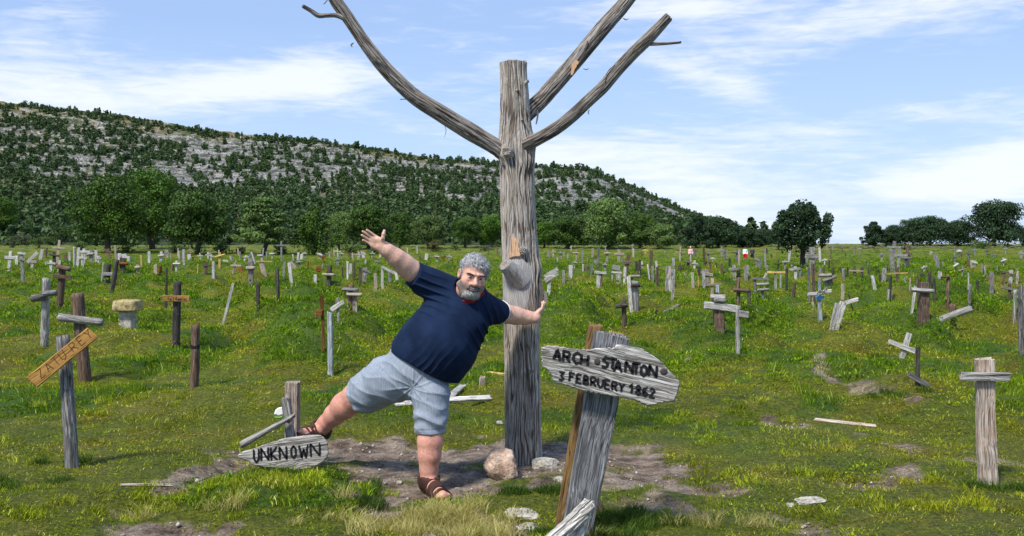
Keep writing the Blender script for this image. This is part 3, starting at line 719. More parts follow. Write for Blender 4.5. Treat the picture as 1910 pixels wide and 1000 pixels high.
def bark_tube(name, path, parent, n_ang, n_len, amp, dens, seed, feats=(), peelfn=None, capr=True, taper_end=False, flare=0):
    """path rows: x y z r"""
    P = smooth_path(path, n_len); C = P[:, :3]; r = P[:, 3]
    T = np.gradient(C, axis=0); T /= np.linalg.norm(T, axis=1)[:, None]
    ref = np.array([0, -1.0, 0.05]); A = np.cross(T, ref); A /= np.linalg.norm(A, axis=1)[:, None]; B = np.cross(T, A)
    seg = np.linalg.norm(np.diff(C, axis=0), axis=1); L = np.concatenate([[0], np.cumsum(seg)])
    th = np.linspace(0, 2*np.pi, n_ang, endpoint=False)
    TH, LL = np.meshgrid(th, L); RR = np.repeat(r[:, None], n_ang, 1)
    cx, cy = np.cos(TH), np.sin(TH)
    # lean noise domain: fissures run along the trunk and weave
    wv = (fbm(cx*1.6+seed, cy*1.6, LL*3.0, 3, seed)-.5)*.55
    k = dens
    u1 = np.cos(TH+wv); u2 = np.sin(TH+wv)
    n1 = vn(u1*k, u2*k, LL*2.6, seed+1); n2 = vn(u1*k*2.2, u2*k*2.2, LL*5.0, seed+2); n3 = vn(u1*k*4.4, u2*k*4.4, LL*14, seed+3)
    r1 = 1-np.abs(2*n1-1)*1.0; r2 = 1-np.abs(2*n2-1)
    ridge = np.clip(1-(.95*sst(r1, .74, .95)+.75*sst(r2, .72, .95)), 0, 1)*.80+.50*(n3-.40)
    lump = (fbm(cx*1.2, cy*1.2, LL*2.0, 2, seed+7)-.5)*.10
    peel = np.zeros_like(TH) if peelfn is None else peelfn(TH, LL/L[-1], C, A, B, r)
    rad = RR*(1+lump*(1-0*peel)) + amp*(ridge-.6)*(1-.92*peel) + flare*np.exp(-LL/.12)
    pos = C[:, None]+(A[:, None]*cx[..., None]+B[:, None]*cy[..., None])*rad[..., None]
    for (p, rr, hh) in feats:   # local swellings: world point, radius, height
        d2 = ((pos-np.asarray(p))**2).sum(-1); dirn = pos-C[:, None]; dirn /= np.linalg.norm(dirn, axis=-1)[..., None]
        pos = pos+dirn*(hh*np.exp(-d2/(rr*rr)))[..., None]
    v = pos.reshape(-1, 3); i = np.arange(n_len*n_ang).reshape(n_len, n_ang); j = np.roll(i, -1, 1)
    f = np.stack([i[:-1], j[:-1], j[1:], i[1:]], -1).reshape(-1, 4)
    caps = []
    gr = np.stack([LL, TH*RR, RR], -1).reshape(-1, 3)+seed
    vs = [v]; grs = [gr]; rd = [np.clip(ridge, 0, 1).ravel()]; pls = [peel.ravel()]
    fl = [f]
    for e, sgn in ((0, -1), (n_len-1, 1)):        # uneven cut ends, rings of shrinking radius
        base = pos[e]; cen = C[e]; prev = i[e]
        for q, sh in enumerate((.93, .6, .25, .02)):
            ring = cen+(base-cen)*sh + T[e]*sgn*(.004 if q else .002) + T[e]*sgn*((vn(th*3, q, 0, seed)-.5)*.02)[:, None]*(sh > .1)
            o = sum(len(a) for a in vs); vs.append(ring); idx = np.arange(n_ang)+o
            grs.append(np.stack([np.full(n_ang, sh*.1), th*0+sh*.5, th*.02], -1)); rd.append(np.full(n_ang, .35+.25*(q % 2))); pls.append(np.full(n_ang, .35))
            a, b_ = prev, np.roll(prev, -1); c_, d_ = np.roll(idx, -1), idx
            fl.append(np.stack([a, b_, c_, d_], -1)[:, ::sgn] if sgn == 1 else np.stack([d_, c_, b_, a], -1)); prev = idx
    o = mesh_obj(name, np.vstack(vs), np.vstack(fl), M['bark1'] if name in ('trunk', 'stub', 'knot') else M['bark2'], parent, True,
                 {'gr': ('FLOAT_VECTOR', np.vstack(grs)), 'ridge': ('FLOAT', np.concatenate(rd)), 'peel': ('FLOAT', np.clip(np.concatenate(pls), 0, 1))})
    return o, P
TD = 6.72; k_ = TD/FPX
tree = empty('dead_tree', W(977, 868, TD), 'bare silver-grey dead tree trunk with three leafless limbs that the man leans on', 'tree')
tp = [(978,885,36),(977,865,36),(976,800,35),(975,730,34.5),(974,660,35),(974,600,35.5),(974,555,37),(973,510,38),(970,470,36),(968,430,34),(966,380,33.5),(965,330,33),(964,300,34.5),(963,275,36),(962,250,32),(961,220,29),(960,180,27),(958,140,25.5),(957.5,117,26)]
path = [(*W(x, y, TD), r*k_*.955) for x, y, r in tp]
def front(px, py, out=1.0, rpx=34):
    """a point on the front of the trunk seen at this pixel"""
    cxp = np.interp(py, [p[1] for p in tp[::-1]], [p[0] for p in tp[::-1]]); rp = np.interp(py, [p[1] for p in tp[::-1]], [p[2] for p in tp[::-1]])
    q = np.clip((px-cxp)/rp, -1, 1); dd = TD-math.sqrt(max(0, 1-q*q))*rp*k_*out
    return W(px, py, dd)
def peel_trunk(TH, s, C, A, B, r):
    pos = C[:, None]+(A[:, None]*np.cos(TH)[..., None]+B[:, None]*np.sin(TH)[..., None])*r[:, None, None]
    px = CX+FPX*pos[..., 0]/pos[..., 1]; py = HY+FPX*(CAMZ-pos[..., 2])/pos[..., 1]; fr = pos[..., 1] < TD
    cxl = np.interp(py, [440,470,500,560,600,612], [958,958,968,962,958,958]); hw = np.interp(py, [436,450,480,500,545,590,612], [2,6,12,27,26,18,2])
    return ((1-sst(np.abs(px-cxl+5*(vn(px/6, py/30, 0, 3)-.5)), hw-1.5, hw+1.5))*fr*((py > 436) & (py < 612))).astype(float)
feats = [(front(955,510), .07, .030), (front(945,560,1), .07, .012), (front(1004,500), .06, .016), (front(948,282), .04, .022), (front(976,468), .03, .02),
         (front(990,300), .05, .014), (W(996,262,TD-.03), .05, .02), (front(938,292), .04, .018), (front(985,695), .022, .012), (front(940,590), .05, .010), (front(1003,540), .07, .012),
         (front(957,520), .06, .015), (front(972,655), .02, .008), (front(949,655), .018, .008), (front(1000,640), .02, .008)]
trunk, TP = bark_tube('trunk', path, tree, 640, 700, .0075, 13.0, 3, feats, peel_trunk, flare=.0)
def br(pts, n_len, seed, peelfn=None, dens=5.5, amp=.0042, name='branch', parent=None, nang=120):
    pth = [(*W(x, y, d), r*.91*d/FPX) for x, y, d, r in pts]
    return bark_tube(name, pth, parent or tree, nang, n_len, amp, dens, seed, (), peelfn)
def smooth_low(TH, s, C, A, B, r): return (fbm(np.cos(TH)*2, np.sin(TH)*2, s*9, 3, 8) > .42)*(s < .45)*.8*sst(np.sin(TH+.6), -.2, .3)
bl_, _ = br([(950,292,6.70,17),(925,274,6.68,17),(905,262,6.66,17),(880,247,6.64,18),(850,229,6.62,17.5),(820,210,6.6,17),(790,192,6.58,16.5),(768,176,6.56,16),(742,152,6.54,15.5),(715,124,6.52,14.5),(690,93,6.5,13.5),(668,62,6.48,12.5),(648,32,6.46,12.5),(628,4,6.44,12.5),(612,-25,6.42,11.5),(600,-60,6.4,10)], 330, 21, smooth_low)
bm_, _ = br([(972,225,6.76,15),(992,203,6.78,17),(1010,186,6.80,16.5),(1030,163,6.83,16.5),(1055,135,6.86,16),(1080,106,6.9,15.5),(1103,78,6.93,15.5),(1128,48,6.96,15.5),(1152,22,7.0,15),(1175,-6,7.02,14),(1200,-40,7.05,13)], 260, 22)
brr, _ = br([(968,276,6.66,12),(985,268,6.62,13.5),(1005,258,6.60,13),(1035,241,6.58,13),(1065,218,6.55,13),(1095,190,6.52,12.5),(1125,162,6.5,12.5),(1152,130,6.48,12.5),(1180,100,6.46,12.5),(1205,76,6.44,12.5),(1225,55,6.42,11.5),(1247,32,6.4,9.5)], 260, 23)
br([(648,36,6.45,6.5),(628,29,6.43,5),(610,29,6.41,4.6),(594,29,6.40,5),(580,20,6.39,4.4),(566,12,6.38,4.2)], 60, 24, None, 1.5, .002, 'twig', bl_, 36)
br([(1205,82,6.44,4.5),(1225,82,6.42,3.6),(1245,81,6.41,3),(1268,79,6.40,2.6)], 40, 25, None, 1.5, .0015, 'twig', brr, 30)
# cut stubs and knots on the trunk
def stub(p0, p1, r0, r1, seed, name='stub'):
    o, _ = bark_tube(name, [(*p0, r0), (*(.5*(p0+p1)), (r0+r1)/2), (*p1, r1)], tree, 60, 24, .001, 1.5, seed, (), lambda TH, s, C, A, B, r: .45+.55*(fbm(np.cos(TH)*2, np.sin(TH)*2, s*3, 3, 9) > .45)); return o
stub(front(972,525,.6), front(946,492,1)+np.array([-.012, -.085, .0]), .080, .046, 31)
stub(front(978,468,.8), front(975,468,1)+np.array([.0, -.022, .0]), .033, .026, 32)
stub(front(952,287,.7), front(948,284,1)+np.array([-.01, -.035, .01]), .045, .034, 33)
stub(front(977,158,.6), front(981,154,1)+np.array([.012, -.02, .006]), .016, .012, 34, 'knot')
stub(front(970,226,.6), front(973,224,1)+np.array([.01, -.022, .0]), .012, .008, 35, 'knot')
stub(front(987,697,.6), front(990,693,1)+np.array([.005, -.012, .004]), .024, .016, 36, 'knot')
stub(front(963,170,.7), front(966,169,1)+np.array([.0, -.006, .0]), .014, .010, 37, 'knot')
# torn orange patch above the big stub: a lens of fresh wood
def patch(outline, name, mat, lift=.006, parent=tree):
    v = [front(x, y, 1)+np.array([0, -lift, 0]) for x, y in outline]; vb = [p+np.array([0, .02, 0]) for p in v]; n = len(v)
    f = [tuple(range(n))]+[(i, i+n, (i+1) % n+n, (i+1) % n) for i in range(n)]
    return mesh_obj(name, v+vb, f, mat, parent, False, {'gr': ('FLOAT_VECTOR', [(p[2], p[0], p[1]) for p in v+vb])})
patch([(952,443),(963,444),(966,452),(967,462),(972,474),(968,478),(958,478),(949,482),(951,470),(953,455)], 'torn_wood', M['peelwood'], .012)
# bark strips and splinters hanging off the limbs
def strip(pts, w0, name='bark_strip', parent=tree, mat=None):
    P = smooth_path([(*W(x, y, d), 0) for x, y, d in pts], 12)[:, :3]; v = []; f = []
    for i, p in enumerate(P):
        t = P[min(i+1, 11)]-P[max(i-1, 0)]; a = np.cross(t, (0, 1, 0)); a /= np.linalg.norm(a)+1e-9; w_ = w0*(1-.75*abs(i/11-.4))*(.7+.6*random.random())
        for s1, s2 in ((-1, -1), (1, -1), (1, 1), (-1, 1)): v.append(p+a*w_*s1+np.array([0, .003*s2, 0]))
    for i in range(11):
        for k in range(4): f.append((i*4+k, i*4+(k+1) % 4, i*4+4+(k+1) % 4, i*4+4+k))
    f += [(3, 2, 1, 0), (44, 45, 46, 47)]
    return mesh_obj(name, v, f, mat or M['stripl'], parent, False)
for pts, w_ in [([(770,165,6.5),(755,155,6.5),(742,142,6.5)], .008), ([(850,215,6.54),(828,203,6.53),(810,192,6.52)], .006), ([(828,232,6.5),(832,243,6.5),(829,256,6.5)], .002),
               ([(915,280,6.6),(900,268,6.59),(885,262,6.58)], .006), ([(938,300,6.6),(925,284,6.6),(912,278,6.6)], .007), ([(1000,232,6.62),(1003,215,6.62),(1002,205,6.62)], .006),
               ([(720,122,6.45),(708,112,6.45),(695,105,6.45)], .005), ([(760,186,6.5),(752,185,6.5),(746,186,6.5)], .003), ([(1185,92,6.4),(1175,100,6.4),(1165,112,6.4)], .005), ([(1130,140,6.45),(1138,128,6.45),(1150,120,6.45)], .002),
               ([(1128,153,6.45),(1133,135,6.45),(1140,128,6.45)], .002), ([(1096,76,6.86),(1092,90,6.86),(1086,97,6.86)], .006), ([(1088,128,6.85),(1094,130,6.85),(1098,128,6.85)], .003), ([(1162,34,6.9),(1168,37,6.9),(1172,35,6.9)], .003),
               ([(612,-2,6.4),(606,6,6.4),(603,8,6.4)], .002), ([(1100,205,6.5),(1097,209,6.5),(1099,214,6.5)], .003), ([(660,80,6.45),(655,84,6.45),(657,88,6.45)], .004), ([(935,175,6.6),(934,195,6.6),(936,215,6.6)], .004)]:
    strip(pts, w_)
strip([(1078,114,6.82),(1071,122,6.82),(1066,140,6.82)], .016, 'torn_wood', tree, M['peelwood'])
# pale splinter standing beside the hand, right edge of the trunk
strip([(1017,543,6.60),(1018,558,6.60),(1017,574,6.60)], .010, 'splinter', tree, M['grey'])
strip([(1008,520,6.62),(1010,548,6.62),(1008,572,6.62)], .012, 'bark_strip', tree, M['stripl'])
# dried crack line down the upper trunk
# ---------------------------------------------------------------- planks, posts, logs
_pk = [0]
def plank_geo(acc, p0, p1, w0, th, w1=None, rnd=0.0, seed=None, facing=(0, -1, 0), topcut=0.0, jit=.085, nseg=None):
    """a rough board or log from p0 to p1: width w, thickness th, rnd 0 board .. 1 log"""
    _pk[0] += 1; seed = seed if seed is not None else _pk[0]; rng = np.random.default_rng(seed+5000)
    p0, p1 = np.asarray(p0, float), np.asarray(p1, float); w1 = w0 if w1 is None else w1
    a = p1-p0; L = np.linalg.norm(a); a /= L; fv = np.asarray(facing, float)
    wd = np.cross(a, fv); wd /= np.linalg.norm(wd); t = np.cross(wd, a)
    ns = nseg or max(3, min(26, int(L/.045))); nc = 16 if rnd > .5 else 12
    an = np.linspace(0, 2*np.pi, nc, endpoint=False)+.26
    ex = 1 if rnd > .5 else .22+.5*rnd
    cx = np.sign(np.cos(an))*np.abs(np.cos(an))**ex; cy = np.sign(np.sin(an))*np.abs(np.sin(an))**ex
    ph = rng.uniform(1+jit*-1.2, 1+jit*1.2, nc)
    v = []; g = []; off = rng.uniform(0, 50)
    bend = rng.normal(0, .006, 2)*min(L, 1.5)
    for i in range(ns+1):
        s = i/ns; w_ = (w0+(w1-w0)*s)/2*(1+rng.normal(0, jit*.35)); h_ = th/2*(1+rng.normal(0, jit*.3))
        c = p0+a*L*s+(wd*bend[0]+t*bend[1])*math.sin(s*math.pi)
        for k in range(nc):
            e = 0
            if i == ns: e = topcut*cx[k]*w_ + rng.normal(0, .006)
            if i == 0: e = rng.normal(0, .006)
            v.append(c+wd*cx[k]*w_*ph[k]+t*cy[k]*h_*ph[k]+a*e); g.append((L*s+off, cx[k]*w_+off, cy[k]*h_+rng.uniform(0, .0)+off))
    f = [(i*nc+k, i*nc+(k+1) % nc, (i+1)*nc+(k+1) % nc, (i+1)*nc+k) for i in range(ns) for k in range(nc)]
    f += [tuple(range(nc))[::-1], tuple(ns*nc+k for k in range(nc))]
    acc.add(v, f, g)
LAND = []      # (px, base, short name) prominent things for telling the others apart
MARK = []      # generic markers waiting for labels
TONE = {'grey': 'weathered grey', 'white': 'bleached pale', 'brown': 'brown', 'dark': 'dark brown', 'tan': 'orange-brown', 'rust': 'rusty orange', 'slate': 'slate grey',
        'bluewood': 'pale blue-grey', 'yellow': 'yellowish', 'plank': 'pale brown', 'sign': 'silver grey'}
GM = 'grave markers standing over the field'
def marker(base, top, w, beams=(), tone='grey', label=None, rnd=0, name=None, wtop=None, th=None, extra=(), d=None, sink=.18, cut=0.0, btone=None, cat=None):
    """base/top: where the upright leaves the grass and where it ends; w in picture px at its own distance.
    beams: (x0,y0,x1,y1,thick[,rnd[,tone]]) nailed to the front; extra: further uprights (bx,by,tx,ty,w,tone)"""
    d = d or hit(*base); k = d/FPX; e_n = name or ('wooden_cross' if beams else 'wooden_post')
    o = empty(e_n, W(base[0], base[1], d), label, cat or ('cross' if beams else 'post'), GM)
    w_ = w*k; th = th or (w_ if rnd > .5 else min(max(.022, w_*.45), .09))
    a = Acc(); p0, p1 = W(*base, d), W(*top, d); dv = (p1-p0)/np.linalg.norm(p1-p0)
    plank_geo(a, p0-dv*sink, p1, w_, th, (wtop or w)*k, rnd, topcut=cut)
    a.build('upright', M[tone], o, rnd > .5)
    for ex in extra:
        a = Acc(); q0, q1 = W(ex[0], ex[1], d-.005), W(ex[2], ex[3], d-.005); dv = (q1-q0)/np.linalg.norm(q1-q0)
        plank_geo(a, q0-dv*(sink if abs(ex[1]-base[1]) < 12 else 0), q1, ex[4]*k, min(.05, ex[4]*k), None, 0); a.build('upright', M[ex[5]], o)
    for j, b in enumerate(beams):
        r_ = b[5] if len(b) > 5 else rnd; tn = b[6] if len(b) > 6 else (btone or tone); bt = b[4]*k
        tb = bt if r_ > .5 else min(.035, bt*.6)
        dd = d-th/2-tb/2*.9 - (.004 if j else 0)
        a = Acc(); plank_geo(a, W(b[0], b[1], dd), W(b[2], b[3], dd), bt, tb, None, r_); a.build('crossbeam', M[tn], o, r_ > .5)
    if label is None: MARK.append((o, base[0], base[1], base[1]-top[1], top[0]-base[0], w, len(beams), tone, rnd, d))
    else: LAND.append((base[0], base[1]))
    return o
# ---------------------------------------------------------------- lettering
F = {'A': [[(0,0),(.5,1),(1,0)],[(.2,.36),(.8,.36)]], 'R': [[(0,0),(0,1),(.75,.95),(.9,.72),(.7,.5),(0,.48)],[(.4,.48),(1,0)]], 'C': [[(.95,.85),(.55,1),(.12,.75),(.08,.3),(.5,0),(.95,.12)]],
     'H': [[(0,0),(0,1)],[(1,0),(1,1)],[(0,.5),(1,.5)]], 'S': [[(.95,.9),(.45,1),(.1,.72),(.8,.40),(.6,.05),(.05,.08)]], 'T': [[(0,1),(1,1)],[(.5,1),(.5,0)]], 'N': [[(0,0),(0,1),(1,0),(1,1)]],
     'O': [[(.5,1),(.1,.75),(.1,.25),(.5,0),(.9,.25),(.9,.75),(.5,1)]], '3': [[(.05,.95),(.9,.95),(.4,.6),(.9,.3),(.5,0),(.02,.1)]], 'F': [[(0,0),(0,1),(.95,1)],[(0,.55),(.7,.55)]],
     'E': [[(.9,1),(0,1),(0,0),(.95,0)],[(0,.52),(.7,.52)]], 'B': [[(0,0),(0,1),(.7,.95),(.75,.65),(0,.52),(.85,.42),(.85,.08),(0,0)]], 'U': [[(0,1),(.03,.25),(.45,0),(.9,.2),(1,1)]],
     'Y': [[(0,1),(.5,.5),(1,1)],[(.5,.5),(.45,0)]], '1': [[(.15,.7),(.6,1),(.6,0)]], '8': [[(.5,.52),(.12,.75),(.5,1),(.88,.75),(.5,.52),(.08,.25),(.5,0),(.92,.25),(.5,.52)]],
     '6': [[(.85,.95),(.25,.75),(.08,.25),(.5,0),(.92,.25),(.5,.5),(.12,.3)]], '2': [[(.05,.8),(.5,1),(.9,.72),(.05,0),(1,.02)]], 'K': [[(0,0),(0,1)],[(.95,1),(0,.45),(1,0)]], 'W': [[(0,1),(.25,0),(.52,.7),(.8,0),(1.05,1)]],
     'Z': [[(0,1),(1,1),(0,0),(1,0)]], 'J': [[(.3,1),(.9,1)],[(.65,1),(.65,.2),(.3,0),(0,.15)]], 'l': [[(.5,0),(.5,1)]], 'a': [[(.8,.6),(.3,.6),(.1,.2),(.5,0),(.8,.25)],[(.8,.6),(.85,0)]], '-': [[(.1,.5),(.9,.5)]],
     'n': [[(.1,0),(.1,.6)],[(.1,.45),(.6,.6),(.8,.4),(.8,0)]], 'k': [[(.1,0),(.1,1)],[(.8,.6),(.1,.3),(.85,0)]], 't': [[(.45,.9),(.45,.1),(.8,0)],[(.1,.62),(.8,.62)]], 'o': [[(.5,.6),(.1,.3),(.5,0),(.9,.3),(.5,.6)]],
     's': [[(.85,.55),(.2,.6),(.2,.35),(.8,.25),(.7,0),(.1,.05)]], '"': [[(.2,1),(.2,.75)],[(.6,1),(.6,.75)]], ' ': [], 'i': [[(.5,0),(.5,.6)]], 'u': [[(.1,.6),(.15,.1),(.7,0),(.85,.6)],[(.85,.6),(.85,0)]]}
def letters(chars, d, brush, mat, parent, h=.0018, seed=1, yfun=None, name='lettering'):
    """chars: (char, lower-left x, y, width vector, height vector) in picture px on the board plane at distance d"""
    rng = np.random.default_rng(seed); V, Fc = [], []
    for ch, x0, y0, (wx, wy), (hx, hy) in chars:
        for st in F[ch]:
            pts = [(x0+p[0]*wx+p[1]*hx, y0+p[0]*wy+p[1]*hy) for p in st]; res = []
            for (ax, ay), (bx, by) in zip(pts[:-1], pts[1:]):
                n = max(2, int(math.hypot(bx-ax, by-ay)/2.2))
                for i in range(n): res.append((ax+(bx-ax)*i/n, ay+(by-ay)*i/n))
            res.append(pts[-1]); res = np.array(res)+rng.normal(0, brush*.06, (len(res), 2))
            res[0] += (res[0]-res[1])*.15; res[-1] += (res[-1]-res[-2])*.15
            n = len(res); tg = np.gradient(res, axis=0); tg /= np.linalg.norm(tg, axis=1)[:, None]+1e-9; nr = np.stack([-tg[:, 1], tg[:, 0]], 1)
            wd = brush/2*rng.uniform(.78, 1.18, (n, 2)); wd[0] *= .6; wd[-1] *= .6
            o = len(V)
            for i in range(n):
                for sgn, q in ((1, 0), (-1, 1)):
                    c = res[i]+nr[i]*sgn*wd[i, q]
                    dd = d if yfun is None else yfun(c[0], c[1])
                    V.append(W(c[0], c[1], dd-h)); V.append(W(c[0], c[1], dd+.004))
            for i in range(n-1):
                b = o+i*4
                Fc += [(b, b+2, b+6, b+4), (b, b+4, b+5, b+1), (b+2, b+3, b+7, b+6)]
            Fc += [(o, o+1, o+3, o+2), (o+n*4-4, o+n*4-2, o+n*4-1, o+n*4-3)]
    return mesh_obj(name, V, Fc, mat, parent)
def board(name, outline, d, th, mat, parent, grain_deg=0, rough=.004, seed=1, step=3.0):
    """board cut to a picture-px outline at distance d: ragged edge, slightly rounded arris, real thickness"""
    rng = np.random.default_rng(seed); O = np.array(outline, float); res = []
    for a, b in zip(O, np.roll(O, -1, 0)):
        n = max(1, int(np.hypot(*(b-a))/step))
        for i in range(n): res.append(a+(b-a)*i/n)
    res = np.array(res); n = len(res); k = d/FPX; cen = res.mean(0)
    tg = np.roll(res, -1, 0)-np.roll(res, 1, 0); nr = np.stack([tg[:, 1], -tg[:, 0]], 1); nr /= np.linalg.norm(nr, axis=1)[:, None]+1e-9
    if ((res-cen)*nr).sum() < 0: nr = -nr
    res = res+nr*(rng.normal(0, rough/k, n)*.6)[:, None]
    c, s = math.cos(R(grain_deg)), math.sin(R(grain_deg))
    V, G = [], []
    for dy, ins in ((-th/2, .006), (-th/2+.007, 0), (th/2-.006, 0), (th/2, .005)):
        for i in range(n):
            p = res[i]-nr[i]*ins/k; V.append(W(p[0], p[1], d+dy))
    nf = len(V)
    Fc = [(r_*n+i, r_*n+(i+1) % n, (r_+1)*n+(i+1) % n, (r_+1)*n+i) for r_ in range(3) for i in range(n)]
    Fc += [tuple(range(n))[::-1], tuple(3*n+i for i in range(n))]
    V = np.array(V)
    G = np.stack([V[:, 0]*c+V[:, 2]*s, -V[:, 0]*s+V[:, 2]*c, V[:, 1]*.5], 1)+seed
    return mesh_obj(name, V, Fc, mat, parent, False, {'gr': ('FLOAT_VECTOR', G)})
def row(text, x0, y0, x1, y1, hh, gap=.28, slant=0, sp=None):
    """spread text along a slanting baseline"""
    n = len(text); out = []; sx, sy = (x1-x0)/n, (y1-y0)/n; L = math.hypot(sx, sy); ux, uy = sx/L, sy/L
    for i, ch in enumerate(text):
        wv = ((1-gap)*sx, (1-gap)*sy); out.append((ch, x0+sx*i, y0+sy*i, wv, (uy*hh+slant*ux, -ux*hh+slant*uy)))
    return out
# ---------------------------------------------------------------- big foreground sign
D1 = 4.86
s1 = empty('grave_sign', W(1060, 1015, D1), 'leaning grave sign lettered ARCH STANTON in black on a ragged silver board', 'grave sign')
board('sign_board', [(1009,647),(1026,644),(1048,647),(1070,650),(1093,652),(1120,648),(1144,649),(1149,643),(1156,642),(1176,645),(1198,651),(1222,666),(1236,676),(1246,689),(1258,700),(1268,712),(1267,727),(1262,740),(1259,749),(1246,750),(1232,752),(1221,756),(1209,758),(1196,752),(1182,747),(1160,742),(1140,739),(1110,734),(1081,728),(1058,720),(1035,714),(1031,706),(1028,700),(1018,688),(1011,681)], D1-.085, .045, M['sign'], s1, -13, .003, 5)
a = Acc(); plank_geo(a, W(1067,1030,D1), W(1141,624,D1), 56*D1/FPX, .05, 68*D1/FPX, .1, 71, topcut=-.10, jit=.03, nseg=40); a.build('upright', M['post'], s1)
lt = []
for ch, x, y in [('A',1032,671),('R',1050,674),('C',1068,677),('H',1083,680)]: lt.append((ch, x, y, (13, 2.4), (1.5, -20)))
for ch, x, y in [('S',1122,685),('T',1135,688),('A',1145,692),('N',1166,694),('T',1179,697),('O',1194,700),('N',1210,701)]: lt.append((ch, x, y, (14 if ch != 'O' else 13, 2.6), (1.5, -20)))
yb = D1-.085-.0225
letters(lt, yb, 5.6, M['paint'], s1, .002, 3)
lt = [('3',1042,709,(10,2),(1,-16))]
for i, ch in enumerate('FEBRUERY'): lt.append((ch, 1062+i*13.2, 711+i*2.75, (9.5, 1.9), (1, -16)))
for i, ch in enumerate('1862'): lt.append((ch, 1172+i*13, 733+i*2.5, (10, 2), (1, -17)))
letters(lt, yb, 4.7, M['paint'], s1, .002, 4)
def disc(name, px, py, rx, ry, d, th, mat, parent):
    n = 20; v = [W(px+rx*s*math.cos(t), py+ry*s*math.sin(t), d-q) for q, s in ((-.002, 1), (th, .92), (th*1.3, .5)) for t in np.linspace(0, 6.2832, n, endpoint=False)]
    f = [(i*n+k, i*n+(k+1) % n, (i+1)*n+(k+1) % n, (i+1)*n+k) for i in range(2) for k in range(n)]+[tuple(2*n+k for k in range(n))]
    return mesh_obj(name, v, f, mat, parent, True)
disc('knot', 1114,674.5,6,7,yb,.003,M['nail'],s1); disc('knot', 1238,693,7.5,6.5,yb,.003,M['nail'],s1)
# tan stake leaning behind it
s2 = empty('wooden_stake', W(1046, 1005, 4.93), 'orange-brown stake leaning behind the big ragged sign', 'stake')
a = Acc(); plank_geo(a, W(1042,1020,4.96), W(1111,608,4.96), 26*4.96/FPX, .045, None, 0, 72, jit=.02); a.build('upright', M['ochre'], s2)
s3 = empty('wooden_stake', W(1110, 1000, 5.05), 'pale stake end just showing above and behind the big ragged sign', 'stake')
a = Acc(); plank_geo(a, W(1083,990,5.05), W(1150,621,5.05), 30*5.05/FPX, .03, None, 0, 73, jit=.02); a.build('upright', M['yellow'], s3)
# driftwood fork at its foot
s4 = empty('driftwood', W(1060, 985, 4.70), 'bleached split driftwood piece lying against the foot of the big sign', 'driftwood')
a = Acc(); plank_geo(a, W(1014,1012,4.66), W(1100,934,4.72), 10*4.7/FPX, .03, 15*4.7/FPX, .8, 74, jit=.28, topcut=.6, nseg=14); plank_geo(a, W(1030,1010,4.66), W(1106,944,4.70), 11*4.7/FPX, .035, 12*4.7/FPX, .8, 75, jit=.3, topcut=-.4, nseg=13); plank_geo(a, W(1046,1012,4.67), W(1098,962,4.69), 12*4.7/FPX, .03, 9*4.7/FPX, .8, 77, jit=.3, nseg=10)
plank_geo(a, W(1075,1020,4.70), W(1085,972,4.72), 20*4.7/FPX, .03, 14*4.7/FPX, .4, 76, jit=.2); a.build('driftwood_body', M['white'], s4)
# stump of root behind it
s5 = empty('root_stump', W(1125, 960, 5.35), 'rough dark grey root stump behind the big sign foot', 'stump')
a = Acc()
for q in range(7): plank_geo(a, W(1112+q*5,962+q*1.5,5.32+.01*q), W(1103+q*3.4,905+q*7,5.34+.012*(q % 3)), 9*5.3/FPX, .035, 5*5.3/FPX, .8, 80+q, jit=.25)
a.build('stump_body', M['brown'], s5)
# ---------------------------------------------------------------- UNKNOWN sign group
D2 = 6.28
u = empty('grave_sign', W(545, 875, D2), 'oval grey board lettered UNKNOWN lying against a short stake', 'grave sign')
board('sign_board', [(443,850),(451,843),(472,837),(502,826),(518,821),(533,817),(554,814),(572,812),(590,811),(599,812),(605,816),(610,822),(612,830),(613,845),(610,853),(605,860),(596,866),(586,872),(572,875),(556,877),(525,874),(498,872),(486,871),(475,870),(468,866),(465,861),(455,858),(445,855)], D2, .035, M['sign'], u, 8, .0022, 6)
yb2 = D2-.0175; lt = []
for ch, x, y, w_ in [('U',474,863,10),('N',488,860,13),('K',506,859,12),('N',522,858,13),('O',543,856,10),('W',559,855,15),('N',580,852,17)]: lt.append((ch, x, y, (w_, -1.2), (-1.2, -24)))
letters(lt, yb2, 4.2, M['paint'], u, .002, 5)
a = Acc(); plank_geo(a, W(546,850,D2+.07), W(532,743,D2+.07), 17*D2/FPX, .05, None, .2, 90, topcut=-.2); a.build('stake', M['grey'], u)
lg = empty('wooden_log', W(500, 805, D2), 'thin grey log propped across the stake above the oval board', 'log')
a = Acc(); plank_geo(a, W(452,829,D2-.01), W(549,775,D2+.0), 13.5*D2/FPX, .045, 8*D2/FPX, 1, 91, jit=.1); plank_geo(a, W(538,787,D2-.0), W(551,771,D2-.03), 6*D2/FPX, .02, 3*D2/FPX, 1, 92); a.build('log_body', M['grey'], lg, True)
marker((546,800),(546,713),27,(),'plank','squat pale brown post standing behind the oval lettered board',0,th=.09,d=6.55,sink=.3)
wp = empty('broken_plate', W(518, 772, 6.45), 'small white rounded shard with green underside beside the short stake', 'shard')
_o = board('plate_body', [(511,773),(514,764),(520,760),(528,759),(530,764),(530,773),(520,776)], 6.45, .03, M['plastic'], wp, 0, .001, 7)
_o = board('plate_rim', [(511,776),(520,777.5),(528,775),(527,780),(518,781),(512,780)], 6.45, .03, M['green'], wp, 0, .001, 8)
